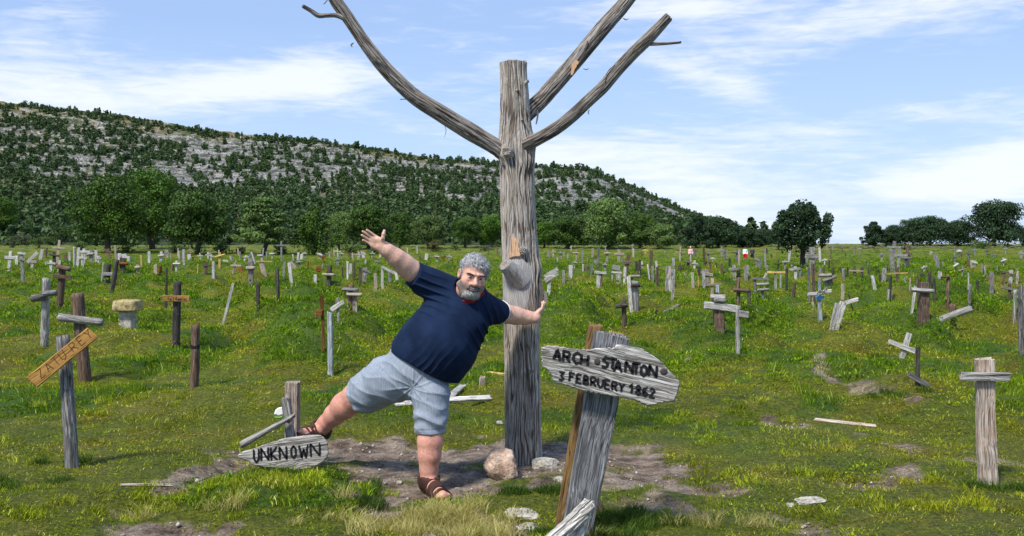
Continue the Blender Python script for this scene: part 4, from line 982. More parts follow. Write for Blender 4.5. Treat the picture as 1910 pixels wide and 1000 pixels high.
# ---------------------------------------------------------------- left side, hand placed
z = marker((134,872),(118,626),25,(),'slate','tall grey post carrying the tilted orange board carved with letters',1,name='wooden_sign_post',cat='grave sign',cut=.1)
dz = hit(134,872)-.11
board('sign_board', [(48,705),(163,611),(184,629),(69,723)], dz, .03, M['tan'], z, 38, .0006, 9)
lt = []; ux, uy = .773, -.634
for i, (ch, q) in enumerate([('Z',14),('A',33),('T',50),('U',67),('R',93),('E',111),('Y',129)]):
    bx, by = 64+ux*q+2.0, 717+uy*q-1.5; wv = 11 if ch != 'T' else 12
    lt.append((ch, bx, by, (ux*wv, uy*wv), (-.634*17, -.773*17)))
letters(lt, dz-.015, 1.45, M['carve'], z, .001, 6)
marker((160,711),(145,547),22,[(110,592,191,602,14,1,'grey')],'brown','brown cross with a thick grey log nailed across, behind the tilted orange board',1)
marker((83,646),(86,520),14,[(60,557,84,553,13,1,'slate'),(82,548,106,546,11,1,'slate')],'grey','tall grey cross with a rough log arm near the left edge',1)
marker((110,578),(116,496),12,[(99,515,134,518,7,0),(106,497,131,503,8,1)],'brown','brown post with two short logs nailed near its top on the left',1)
tb = empty('stone_marker', W(238,612,hit(238,612)), 'T-shaped grave marker of yellow stone, a rough block on a pale pillar', 'stone marker')
def rock_mesh(name, cx, cy, wpx, hpx, d, depth, mat, parent, seed, box=.5, amp=.12, res=40, top=None):
    rng = np.random.default_rng(seed); k = d/FPX; th = np.linspace(0, np.pi, res//2+1); ph = np.linspace(0, 2*np.pi, res, endpoint=False)
    T_, P_ = np.meshgrid(th, ph, indexing='ij'); x, y, zz = np.sin(T_)*np.cos(P_), np.sin(T_)*np.sin(P_), np.cos(T_)
    sgn = lambda q, e: np.sign(q)*np.abs(q)**e
    x, y, zz = (sgn(q, box) for q in (x, y, zz)) if box < 1 else (x, y, zz)
    r_ = 1+amp*2*(fbm(x*1.3+seed, y*1.3, zz*1.3, 3, seed)-.5)+amp*.6*(fbm(x*5+seed, y*5, zz*5, 3, seed+3)-.5)
    if top is not None: x = x*(1-top*(zz+1)/2)
    c = W(cx, cy, d); v = np.stack([c[0]+x*r_*wpx*k/2, c[1]+y*r_*depth/2, c[2]+zz*r_*hpx*k/2], -1).reshape(-1, 3)
    i = np.arange(T_.size).reshape(T_.shape); j = np.roll(i, -1, 1)
    f = np.stack([i[:-1], i[1:], j[1:], j[:-1]], -1).reshape(-1, 4)
    return mesh_obj(name, v, f, mat, parent, True)
dt = hit(238,612); rock_mesh('pillar', 238.5,600,24,48,dt,.25,M['palestone'],tb,12,.16,.03); rock_mesh('capstone', 239,569.5,44,20,dt-.02,.4,M['tuff'],tb,13,.22,.10)
ph = marker((328,652),(331,526),14,(),'dark','dark post with a small orange board lettered in script, on the left',1,name='wooden_sign_post',cat='grave sign')
dp = hit(328,652)-.08
board('sign_board', [(303,550.5),(354,551.5),(353.5,563),(303.5,562.5)], dp, .025, M['tan'], ph, 0, .0005, 14)
letters(row('Fall-Fanktos', 313.5,560.6,349,561,6.6,.22), dp-.0125, 1.0, M['paint'], ph, .002, 7)
marker((309,578),(311,500),5.5,(),'dark','thin dark stake with pointed grey top, just behind the small script board',0,wtop=3)
po = marker((360,724),(364,605),17,(),'brown','brown post with a black band round it, left of the path',1,cut=.35)
dd = hit(360,724); a = Acc(); plank_geo(a, W(362.6,648.5,dd), W(362.8,643.5,dd), 19.5*dd/FPX, 19.5*dd/FPX, None, 1, 95, jit=.01, nseg=3); a.build('band', M['paint'], po)
marker((416,607),(435,529),5,(),'white','thin pale stake leaning right, alone in the grass left of centre')
marker((482,580),(481,528),7,(),'dark','short dark post in the middle distance left of the man',1)
marker((519,561),(517,501),6,(),'dark','slim dark post, the taller one right of the short dark post',1)
marker((545,535),(539,490),6,(),'white','bleached plank leaning left with a short arm behind the slim dark post',0,extra=[(529,516,531,487,4,'grey')])
marker((588,532),(588,512),5.5,(),'white','small clean white stake below the pointed tree')
marker((613,532),(615,494),9,[(601,512,624,513,5,1,'plank')],'dark','dark post crossed by a pale log in the middle distance',1)
marker((653,578),(655,531),9,[(646,549,675,550,7,1,'plank'),(639,540,668,541,7,1,'grey')],'brown','double post with two stacked logs across, left of the man',1,extra=[(663,578,662,552,9,'plank')])
marker((602,655),(600,553),5.5,[(590,583,602,583,10,0)],'rust','thin rusty orange cross with one stub arm, left of the man',0,extra=[(590.5,594,590.5,580,2.5,'rust')])
marker((631,606),(630,556),5,[(618,578,641,563,8,0,'white')],'grey','small cross with a white arm slanting up to the right')
marker((616,700),(615,583),10,(),'bluewood','pale blue-grey stake standing nearest left of the man',0,wtop=9,cut=-.3)
marker((469,536),(468,482),9,[(459,500,475,500,6,1,'plank')],'grey','grey post with round arm and two sticks leaning on its top',0,extra=[(476,492,469,470,2.5,'white'),(463,492,468,472,2.5,'grey')])
marker((493,513),(486,486),9,[(478,488,508,488,2.5,0,'yellow'),(480,476,490,476,3,0,'white')],'plank','bleached board under a long thin yellow bar',0,extra=[(489,492,488,476,4,'white')])
marker((713,538),(713,497),5,[(713,498,740,511,5,0),(738,506,741,522,5,0)],'white','bleached gate-like frame of post and drooping bar behind the raised arm',0,extra=[(727,526,726,505,5,'grey'),(740,522,739,503,4,'white')])
marker((701,542),(700,510),6,(),'plank','pale brown post just left of the gate-like frame')
marker((673,532),(672,499),6,[(676,503,692,508,4,0,'slate')],'brown','rusty brown double post with a dark bar on top',0,extra=[(679,533,681,500,8,'grey')])
marker((218-11,548),(218,485),8,(),'dark','dark brown post leaning right in the left field',1)
marker((199,526),(202,492),11,[(189,511,210,511,6,0,'grey')],'dark','thick dark post with a grey bar, left of the leaning dark post',1,extra=[(190,521,193,490,2.5,'white')])
marker((16,506),(20,469),6,[(9,480,28,481,5,0)],'white','clean white cross leaning slightly, first from the left edge')
marker((43,527),(40,470),6,[(33,472,48,473,4,0,'white'),(35,482,47,485,4,0,'grey')],'grey','grey cross with white top arms near the left edge',0)
marker((60,504),(61,484),5,[(52,487,68,488,5,0,'plank'),(51,489,70,471,6,0,'white')],'white','white post with a plank slanting across it, far left')
marker((95,507),(95,486),5,[(84,490,104,492,4,0)],'white','short white cross left of the double-log post')
marker((228,508),(229,481),10,[(219,491,239,492,5,1,'rust')],'dark','dark post with a rusty arm beneath bleached plates',0,extra=[(223,487,223,473,6,'white'),(233,482,231,474,9,'white')])
marker((398,520),(398,488),5,(),'white','upright bleached white stake between the round pines')
marker((900,723),(900,704),12,(),'plank','short cut stump of plank in the grass right of the man',0,th=.09)
# ---------------------------------------------------------------- right side, hand placed
marker((1024,553),(1024,512),6.5,[(1016,517,1040,501,7,0),(1017,524,1040,510,8,0),(1018,516,1039,513,5,0)],'white','bleached post heaped with slanting broken planks right beside the trunk')
marker((1052,530),(1051,504),5,(),'grey','short grey post right of the heaped planks')
marker((1064,521),(1065,495),8,(),'white','pair of thin pale stakes side by side right of the trunk',0,extra=[(1060,521,1061,496,3,'grey')])
marker((1116,539),(1118,507),8,[(1109,507,1131,509,5,0)],'white','bleached T-shaped cross with a split upright',0,extra=[(1121,530,1120,507,5,'brown')])
marker((1141,526),(1143,503),3,[(1141,508,1160,509,3,0),(1143,498,1156,501,9,0,'grey')],'white','table-like frame of bleached sticks and planks',0,extra=[(1154,519,1152,500,9,'grey'),(1165,522,1166,498,5,'white')])
marker((1179,587),(1172,516),6.5,(),'white','tall bleached plank leaning left beside the round grey post',0)
marker((1184,584),(1184,524),13,[(1177,532,1194,532,7,1,'dark')],'grey','thick grey post with a dark log arm behind the bleached plank',1)
marker((1186,540),(1187,523),4,[(1172,516,1194,515,5,1,'plank')],'dark','short dark post carrying a pale log end on',1)
marker((1165,616),(1163,557),9,[(1150,571,1171,569,9,1,'dark')],'brown','short brown cross with a dark round arm right of the trunk',1)
marker((1244,543),(1245,496),6,(),'grey','first of three tall grey posts standing close together',0,extra=[(1250,542,1249,497,5,'white')])
marker((1254,560),(1256,502),6,[(1246,520,1251,506,6,0,'plank')],'grey','tallest grey post of the close group with a plank slanting at its back')
marker((1226,535),(1224,487),4,(),'white','slim double post, white and brown, right of the trunk',0,extra=[(1227,534,1226,498,5,'brown')])
marker((1211,522),(1208,493),2.5,(),'white','very thin white stick right of the trunk',0,extra=[(1217,520,1217,497,5,'grey')])
marker((1293,537),(1291,508),5,(),'white','pale stake leaning slightly left in the far right field')
marker((1302,537),(1302,510),1.6,(),'yellow','thin yellow stick under a small dark block',0,extra=[(1304,514,1304,497,5,'dark')])
marker((1341,612),(1337,553),17,[(1315,569,1376,577,14,0,'white'),(1331,560,1354,561,8,1,'grey'),(1326,552,1352,553,7,0,'white')],'brown','wide double brown post stacked with a big white plank and two smaller ones',0,th=.14,extra=[(1338,545,1338,532,6,'bluewood')])
marker((1328,551),(1329,519),5,[(1318,532,1345,530,4,0)],'plank','thin brown cross just behind the stacked plank marker')
marker((1377,659),(1377,570),9,[(1380,585,1396,587,12,0,'grey')],'grey','grey cross with one short arm to the right, nearest in the right field',1)
marker((1377,600),(1377,519),7,[(1369,541,1399,542,7,1)],'brown','brown cross with a rounded arm behind the nearest short-armed one',1)
marker((1398,576),(1397,540),6.5,(),'dark','short dark stake right of the brown rounded-arm cross')
marker((1408,546),(1408,517),5,[(1401,520,1435,521,4,0,'slate')],'slate','dark slate cross with a long thin arm in the right field')
marker((1422,562),(1422,538),5,[(1412,541,1434,540,6,1),(1411,531,1434,530,6,1)],'grey','short grey post with two stacked round logs')
marker((1447,539),(1446,508),4,[(1431,508,1465,508,4,0,'yellow')],'grey','marker with a long yellow board on top',0,extra=[(1456,536,1456,510,3,'white'),(1425,520,1430,510,4,'white')])
marker((1467,542),(1467,500),5,(),'dark','dark post right of the long yellow board',1)
marker((1481,555),(1482,526),5.5,(),'brown','reddish brown short post in the right field',1)
marker((1484,523),(1483,497),5,[(1472,503,1492,501,4,0)],'white','white cross with broken arm left of the lone tree',0,extra=[(1492,517,1492,500,4,'grey')])
marker((1509,566),(1508,499),4.5,(),'slate','tall slate stake just left of the blue-banded cross')
marker((1519,576),(1516,492),5,(),'brown','tall brown stake with pale foot just left of the blue-banded cross',0,extra=[(1517.5,576,1517,553,2.5,'white')])
j = marker((1530,600),(1528,520),10,(),'bluewood','pale blue-grey cross with a blue band, its board lettered JROC',0,wtop=4,name='wooden_cross',cat='cross')
dj = hit(1530,600); board('crossbeam', [(1506,546.5),(1518,545),(1535,541.5),(1551,539.5),(1551.5,545.5),(1536,548.5),(1520,551.5),(1506,552)], dj-.07, .035, M['white'], j, 6, .002, 15)
letters([('"',1519.5,549,(3,-.5),(0,-7)),('J',1523.5,548.5,(3.6,-.3),(0,-5.6)),('R',1528,548,(3.3,-.3),(0,-5.6)),('O',1532.3,547.6,(3.6,-.3),(0,-5.6)),('C',1537,547.2,(3.3,-.3),(0,-5.6)),('"',1540.5,547,(3,-.5),(0,-7))], dj-.0875, 1.2, M['paint'], j, .003, 8)
a = Acc(); plank_geo(a, W(1529.5,558,dj), W(1529.5,552.5,dj), 13*dj/FPX, .09, None, 0, 96, jit=.02, nseg=3); a.build('band', M['blue'], j)
marker((1541,541),(1541,520),6,[(1527,514,1551,513,6,1),(1535,524,1559,516,6,1)],'grey','post under two heavy crossed logs behind the lettered board',1,extra=[(1548,538,1549,518,8,'grey')])
marker((1571,560),(1572,530),5.5,(),'plank','small brown post behind the two leaning white planks')
marker((1556,615),(1573,563),13,[(1577,565,1600,558,6.5,0)],'white','two bleached planks leaning together with a loose white arm',0,extra=[(1553,606,1562,566,9,'white')])
marker((1591,580),(1583,549),2.5,(),'dark','thin black stick leaning left right of the bleached planks')
marker((1594,522),(1594,496),5,[(1584,505,1610,506,3,0,'plank')],'brown','small brown cross with a thin yellow bar, right field',0,extra=[(1607,534,1608,498,5,'dark')])
marker((1632,541),(1627,514),6,(),'white','white stake with a rusty top leaning left')
marker((1648,529),(1649,500),7,[(1655,511,1693,509,2.5,0,'yellow')],'grey','stout grey post beside a long thin yellow bar',0,extra=[(1643,540,1641,512,3,'dark'),(1674,530,1674,499,5,'brown'),(1688,531,1689,515,3.5,'white')])
marker((1660,563),(1661,514),6,(),'dark','dark post with a pale grey foot in the right field',1,extra=[(1659.5,563,1660,540,8,'grey')])
marker((1701,584),(1708,535),4.5,(),'white','thin white stake leaning right beside the double post')
marker((1722,600),(1722,527),17,[(1700,540,1741,543,8,1,'grey')],'brown','thick double brown post with a round grey arm',0,th=.12,cut=.05)
marker((1734,541),(1734,507),6,(),'dark','dark stake, first of two behind the thick double post',1)
marker((1744,562),(1742,519),6,(),'dark','nearly black post right of the thick double post',1)
marker((1711,541),(1711,515),5,(),'brown','short brown stake left behind the thick double post',1)
marker((1768,574),(1769,516),7,[(1755,517,1771,516,4,1)],'brown','brown post with a short arm to the left, right field',1,extra=[(1753,520,1753,507,6,'white')])
marker((1778,616),(1777,568),12,[(1744,601,1812,576,12,1,'grey')],'brown','low brown post with a heavy log tilted up to the right',1)
marker((1809,572),(1809,530),7.5,(),'slate','slate grey post with a thin white stick behind',1,extra=[(1806,540,1806,509,2,'white')])
marker((1824,547),(1823,522),5,(),'dark','short dark stake in the right field, alone',1)
marker((1849,552),(1850,507),7,(),'grey','broad grey stake near the right edge, farther row',0)
marker((1872,530),(1873,505),5,[(1866,508,1882,508,3,0)],'brown','brown cross next to a white cross near the right edge',0)
marker((1885,528),(1886,504),6,[(1880,511,1894,513,3,0,'brown')],'white','white cross next to a brown cross near the right edge')
marker((1882,560),(1883,530),5.5,[(1868,535,1903,543,5,0,'grey')],'brown','brown post with a long sagging grey bar near the right edge')
marker((1893,602),(1893,541),6,(),'grey','grey post under the sagging bar near the right edge',1)
marker((1906,662),(1905,533),10,(),'slate','tall slate post cut by the right edge of the picture')
marker((1682,668),(1696,622),10,[(1658,637,1706,655,8,0,'white')],'white','low pale cross tilted right, hidden in the grass',0)
marker((1711,721),(1712,646),7,[(1695,697,1733,720,10,0,'slate')],'dark','dark upright with a grey arm slipped to the ground')
marker((1844,904),(1836,670),35,[(1791,702,1881,703,15,0,'sign')],'plank','big pale plank cross standing nearest on the right',0,th=.06)
marker((1212,598),(1226,579),3.5,(),'dark','dark broken branch end sticking out of the grass',0,extra=[(1213,597,1226,586,4,'dark')])
# planks lying in the grass
def lying(name, x0, y0, x1, y1, w, tone, label, cat='plank', lift=.02, rnd=0, th=.022):
    d0, d1 = hit(x0, y0+w*.5), hit(x1, y1+w*.5); a = Acc(); p0, p1 = W(x0, y0, d0), W(x1, y1, d1)
    p0[2] += 0; plank_geo(a, p0, p1, w*d0/FPX*1.6, th, None, rnd, facing=(0, -.6, .8)); o = a.build(name, M[tone], None, rnd > .5)
    rebase(o, (p0+p1)/2); tag(o, label, cat); return o
lying('fallen_plank', 737,755,915,742,7,'white','long white plank lying in the grass behind the man')
lying('fallen_plank', 826,757,864,719,9,'white','short white plank lying slantwise across the longer white one')
lying('fallen_plank', 910,695,941,699,5,'yellow','small yellow plank lying left against the trunk')
lying('fallen_stick', 1520,783,1633,795,4,'plank','long thin pale stick lying in the grass on the right','stick',th=.02)
lying('fallen_plank', 225,906,321,906,4,'plank','thin pale plank lying by the path at lower left')
lying('fallen_plank', 1237,582,1266,568,3,'slate','grey plank lying slantwise in the grass right of the trunk')
lying('fallen_stick', 882,716,893,722,1.5,'brown','tiny twig lying beside the short plank stump','stick',th=.01)
def stone_thing(name, cx, cy, w, h, base, mat, label, seed, box=.8, amp=.25, depth=None, top=None):
    d = hit(cx, base); k = d/FPX; e = rock_mesh(name, cx, cy, w, h, d+(depth or w*k*.8)*.3, depth or w*k*.8, mat, None, seed, box, amp, 56, top)
    rebase(e, W(cx, base, d)); tag(e, label, 'stone'); return e
stone_thing('boulder', 936,868,70,58,897,M['pinkrock'],'pinkish boulder leaning against the left foot of the trunk',41,.75,.30,.17,.35)
stone_thing('flat_stone', 973,961,66,20,966,M['palestone'],'long cracked pale stone flat in the grass below the trunk',42,.7,.3)
stone_thing('flat_stone', 986,984,40,14,988,M['palestone'],'smaller pale stone nearer than the long cracked one',43,.8,.3)
stone_thing('stone', 1018,868,48,24,874,M['palestone'],'pale stone half buried right of the trunk foot',44,.7,.35)
stone_thing('stone', 1043,894,22,10,897,M['palestone'],'small pale stone between the trunk and the big sign',45,.8,.3)
stone_thing('stone', 1510,936,56,15,941,M['palestone'],'lumpy white stone in the grass at lower right',46,.8,.5)
stone_thing('stone', 1475,943,16,9,946,M['palestone'],'small white stone left of the lumpy white stone',47,.8,.4)
stone_thing('stone', 932,789,13,8,793,M['palestone'],'small tan stone in the grass left of the trunk',48,.8,.3)
stone_thing('stone', 745,900,12,6,903,M['palestone'],'small pebble on the bare earth left of the standing foot',49,.8,.3)
# grey curved root bit at the bottom right
rt = mesh_obj('curved_root', *[*tube([W(*p) for p in [(1320,962,5.1),(1322,972,5.08),(1321,982,5.06),(1325,992,5.04),(1338,1000,5.0)]], [.004,.005,.006,.006,.005], 8)], M['white'], None, True)
rebase(rt, W(1322,980,5.06)); tag(rt, 'thin pale curved root sticking up at the bottom right of centre', 'root')
# ---------------------------------------------------------------- small far markers
FAR = """75,485,79,465,6,white,0|101,496,101,470,5,dark,1|109,508,112,486,4,white,0|31,493,31,477,5,white,0|85,480,87,462,4,brown,1|123,488,122,475,5,brown,0|130,491,130,470,4,white,0|139,500,139,461,5,white,0|144,500,147,462,5,white,0
170,491,169,466,6,grey,1|180,489,179,467,6,white,0|185,492,184,478,5,white,1|203,481,201,464,6,brown,1|241,488,241,478,7,white,0|258,509,257,494,6,plank,1|264,502,263,476,3,yellow,0|278,489,278,469,5,white,0|290,511,290,494,6,plank,0|298,511,299,495,6,rust,0
300,490,301,469,5,white,1|312,481,311,467,5,grey,1|330,506,330,487,5,white,1|321,506,322,492,5,brown,0|335,484,334,468,4,white,0|344,485,343,473,4,white,0|353,485,353,474,6,white,0|362,486,361,479,6,brown,0|368,511,369,492,2,yellow,0|374,486,373,472,3,white,1|384,512,385,489,5,brown,1|388,482,388,470,3,white,1
409,502,410,471,4,yellow,1|394,486,394,474,3,white,1|422,490,420,485,5,white,1|432,485,430,478,5,white,0|434,512,440,487,4,plank,1|448,484,448,470,3,grey,0|456,486,459,476,3,white,1|498,483,497,470,3,grey,0|508,483,507,470,3,white,1|450,509,448,498,8,rust,0|572,502,575,487,4,rust,0|547,486,546,474,3,white,0|555,488,557,471,4,white,0|562,484,563,474,5,white,0|568,482,568,470,4,grey,1
559,499,558,484,4,grey,1|550,500,540,490,9,plank,0|597,484,597,472,5,white,1|603,489,603,476,4,rust,1|601,502,602,492,3,grey,0|594,515,594,497,8,rust,1|615,480,614,469,3,grey,1|630,496,629,480,5,grey,1|637,482,637,470,3,grey,1|638,524,638,497,4,brown,0|648,521,648,488,4,white,0|653,513,654,492,5,white,0|660,524,660,490,4,brown,0|671,482,671,470,5,grey,0|678,481,677,470,5,white,1|682,492,682,484,3,white,0
694,482,695,469,3,grey,1|703,494,703,486,3,grey,1|709,480,710,470,3,white,0|720,482,720,472,3,grey,0|741,483,741,470,3,rust,1|760,482,760,471,4,grey,0|795,484,796,473,6,white,0|783,485,783,477,3,brown,0|815,489,815,475,4,plank,1|828,488,829,476,3,rust,1|838,487,838,474,3,grey,1
1023,480,1023,466,5,grey,0|1032,479,1032,466,3,plank,1|1046,482,1046,468,3,grey,1|1039,490,1040,480,3,white,0|1075,488,1075,467,3,plank,1|1072,500,1073,487,3,grey,1|1088,506,1088,493,4,white,0|1096,488,1096,481,2,grey,0|1105,482,1106,463,4,plank,0|1103,516,1103,493,4,slate,0|1112,495,1110,485,5,grey,0|1095,503,1094,495,6,brown,0|1129,504,1129,490,4,grey,1|1133,490,1133,468,4,plank,1|1133,476,1137,468,3,brown,0
1154,488,1155,465,5,plank,1|1160,493,1161,482,4,grey,0|1182,480,1182,464,4,plank,0|1204,472,1204,465,3,yellow,1|1187,512,1187,488,5,dark,0|1192,514,1193,485,5,dark,0|1198,500,1196,488,5,white,0|1240,472,1240,467,2,grey,0|1256,500,1256,481,5,grey,0|1266,505,1268,493,5,brown,0|1270,508,1271,499,5,dark,1|1283,520,1274,508,4,plank,0|1270,477,1270,466,3,dark,1
1283,500,1284,484,5,brown,1|1288,495,1288,475,2,white,0|1295,505,1296,486,4,white,1|1297,478,1297,463,4,slate,1|1321,494,1321,466,3,slate,1|1329,488,1330,480,2,white,1|1313,537,1312,503,5,grey,0|1319,534,1318,503,8,plank,1|1326,512,1325,493,3,brown,0|1336,500,1335,490,2,dark,0|1346,512,1347,492,5,brown,0|1346,478,1346,460,3,grey,1|1361,498,1361,482,4,dark,0|1370,524,1369,494,6,grey,1|1374,489,1375,465,3,slate,1
1378,516,1378,502,6,dark,0|1392,525,1391,496,6,grey,0|1394,516,1395,495,3,white,0|1413,498,1413,481,5,grey,1|1418,500,1419,482,4,slate,0|1430,472,1430,463,3,dark,0|1439,480,1439,474,3,dark,0|1430,505,1431,494,5,grey,0|1452,507,1452,484,2,dark,1|1464,503,1465,484,4,grey,1|1474,480,1472,464,5,slate,1|1477,502,1477,494,4,grey,0|1505,474,1506,466,3,dark,1|1503,500,1503,490,3,grey,0|1521,480,1521,472,3,dark,0|1538,494,1538,482,2,white,1
1546,500,1547,486,3,dark,0|1529,518,1530,500,5,grey,0|1536,515,1536,498,4,brown,0|1553,512,1554,497,4,dark,0|1567,508,1567,498,3,dark,0|1574,521,1574,501,6,slate,0|1581,514,1581,498,3,dark,0|1603,480,1603,470,2,grey,0|1577,478,1577,472,2,dark,0|1593,475,1593,465,2,grey,0|1620,516,1620,499,3,dark,0|1618,495,1619,489,1.6,grey,0|1645,486,1645,472,4,grey,1|1637,502,1637,494,2,grey,0|1655,505,1655,492,3,brown,0
1690,496,1691,473,5,slate,1|1693,501,1693,486,5,dark,0|1697,542,1698,519,3,plank,0|1724,506,1724,496,4,white,1|1722,516,1718,510,5,dark,0|1736,474,1738,469,5,white,0|1743,486,1743,477,3,grey,0|1748,494,1748,480,2,dark,0|1759,498,1759,489,2,grey,0|1781,492,1781,472,3,slate,1|1790,476,1789,465,5,white,1|1782,505,1783,490,4,white,1|1795,516,1795,496,3,grey,1|1806,500,1806,486,5,brown,0
1813,500,1812,486,5,white,0|1818,498,1818,486,4,white,1|1808,484,1807,468,4,slate,1|1840,476,1841,465,3,slate,1|1853,480,1853,474,5,slate,1|1870,497,1872,481,4,white,1|1832,510,1831,492,3,grey,0|1838,513,1837,496,3,grey,0|1888,462,1888,452,2.5,white,1|1905,483,1905,468,5,grey,1|1897,530,1899,506,4,plank,0|1843,521,1843,515,6,brown,0|1896,512,1897,500,3,grey,0|1860,505,1860,495,2,slate,0"""
rf = np.random.default_rng(17)
for ln in FAR.split('\n'):
    for it in ln.split('|'):
        q = it.split(','); bx, by, tx, ty, w_ = (float(z_) for z_ in q[:5]); tn = q[5]; cr = q[6] == '1'; hh = by-ty; w_ = max(2.2, w_)
        bm = []
        if cr:
            fr = rf.uniform(.2, .4); yb_ = ty+hh*fr; hw = max(5, hh*rf.uniform(.26, .42)); tl = rf.normal(0, 1.2)
            bm = [(tx-hw, yb_+tl, tx+hw, yb_-tl, max(2.2, w_*.75), float(rf.uniform() < .4))]
        marker((bx, by), (tx, ty), w_, bm, tn, None, float(rf.uniform() < .25))
# random far rows filling the distance
taken = np.array([(m[1], m[2]) for m in MARK]+LAND)
cnt = 0; tries = 0
while cnt < 62 and tries < 4000:
    tries += 1
    bx = rf.uniform(5, 1905); by = rf.uniform(470, 500) if bx < 930 else rf.uniform(466, 512)
    if 700 < bx < 900 and by > 480: continue
    if 935 < bx < 1012: continue
    if np.min(np.abs(taken[:, 0]-bx)+.8*np.abs(taken[:, 1]-by)) < 6.5: continue
    d = hit(bx, by); hp = rf.uniform(.6, 1.15)*FPX/d; lean = rf.normal(0, .09)*hp
    tn = rf.choice(['white', 'grey', 'grey', 'brown', 'plank', 'slate'] if bx > 930 else ['white', 'white', 'grey', 'brown', 'plank'])
    w_ = max(2.0, rf.uniform(.09, .16)*FPX/d); bm = []
    if rf.uniform() < .45: yb_ = by-hp*rf.uniform(.6, .8); hw = hp*rf.uniform(.25, .4); bm = [(bx+lean*.7-hw, yb_, bx+lean*.7+hw, yb_+rf.normal(0, 1), max(1.6, w_*.8), 0)]
    marker((bx, by), (bx+lean, by-hp), w_, bm, str(tn), None, 0); taken = np.vstack([taken, (bx, by)]); cnt += 1
print('markers', len(MARK)+len(LAND))
# labels for the ones not described by hand: look, then the nearest thing that can be found in the photograph
REF = [(0,'the left picture edge'),(198,'the first big pine trunk'),(285,'the second big pine trunk'),(360,'the third big pine trunk'),(491,'the layered tree trunk'),(583,'the pointed tree'),(690,'the raised hand'),
       (885,'the grey-haired head'),(974,'the bare trunk'),(1134,'the tallest leafy tree'),(1229,'the gap in the trees'),(1330,'the dense dark clump of trees'),(1390,'the distant person in red'),(1497,'the lone field tree'),
       (1590,'the open skyline gap'),(1632,'the first skyline tree'),(1735,'the middle skyline tree'),(1856,'the biggest skyline tree'),(1910,'the right picture edge')]
seen = {}
for o, bx, by, hh, ln, w_, nb, tn, rn, d in sorted(MARK, key=lambda m: (m[1])):
    rx, rn_ = min(REF, key=lambda q: abs(q[0]-bx)); side = 'right of' if bx >= rx else 'left of'
    if abs(bx-rx) < 12: side = 'straight below'
    if rn_ == 'the left picture edge': side = 'right of'
    if rn_ == 'the right picture edge': side = 'left of'
    tilt = ' leaning left' if ln < -2.2 else ' leaning right' if ln > 2.2 else ''
    size = 'tiny' if hh < 11 else 'small' if hh < 20 else 'mid-sized'
    shp = ('narrow ' if w_ < 3.2 else 'stout ' if w_ > 5.5 else '')
    row_ = 'in the farthest rows' if by < 482 else 'in the far rows' if by < 500 else 'in the middle rows'
    lab = f"{size} {shp}{TONE[tn]} {'cross' if nb else 'stake'}{tilt} {row_}, {side} {rn_}"
    seen.setdefault(lab, []).append(o); o['label'] = lab
ORD = ['first', 'second', 'third', 'fourth', 'fifth', 'sixth']
for lab, os_ in seen.items():
    if len(os_) > 1:
        for i, o in enumerate(os_): o['label'] = f"{ORD[min(i, 5)]} from the left of {len(os_)} alike: {lab}"
for o, *_ in MARK:
    for a_, b_ in ((' alike:', ':'), ('in the farthest rows, ', 'farthest, '), ('in the far rows, ', 'far off, '), ('in the middle rows, ', ''), ('from the left of', 'of'), ('straight below', 'below'), ('the distant person in red', 'the person in red'), (' picture', ''), ('the dense dark clump of trees', 'the dark clump'), ('narrow ', ''), ('stout ', '')):
        if len(o['label'].split()) <= 16: break
        o['label'] = o['label'].replace(a_, b_)
# ---------------------------------------------------------------- signed-distance sculpting
def rc(P, a, b, ra, rb):
    a, b = np.asarray(a, float), np.asarray(b, float); ba = b-a
    t = np.clip(((P-a)@ba)/(ba@ba+1e-12), 0, 1); return np.linalg.norm(P-a-t[:, None]*ba, axis=1)-(ra+(rb-ra)*t)
def chain(P, pts, k=.012):
    r = None
    for (a, ra), (b, rb) in zip(pts[:-1], pts[1:]):
        q = rc(P, a, b, ra, rb); r = q if r is None else smin(r, q, k)
    return r
def ell(P, c, r, Rm=None):
    q = P-np.asarray(c, float)
    if Rm is not None: q = q@Rm
    r = np.asarray(r, float); k0 = np.linalg.norm(q/r, axis=1); k1 = np.linalg.norm(q/(r*r), axis=1)+1e-9
    return k0*(k0-1)/k1
def smin(a, b, k): 
    h = np.maximum(k-np.abs(a-b), 0)/k; return np.minimum(a, b)-h*h*k*.25
def smax(a, b, k): return -smin(-a, -b, k)
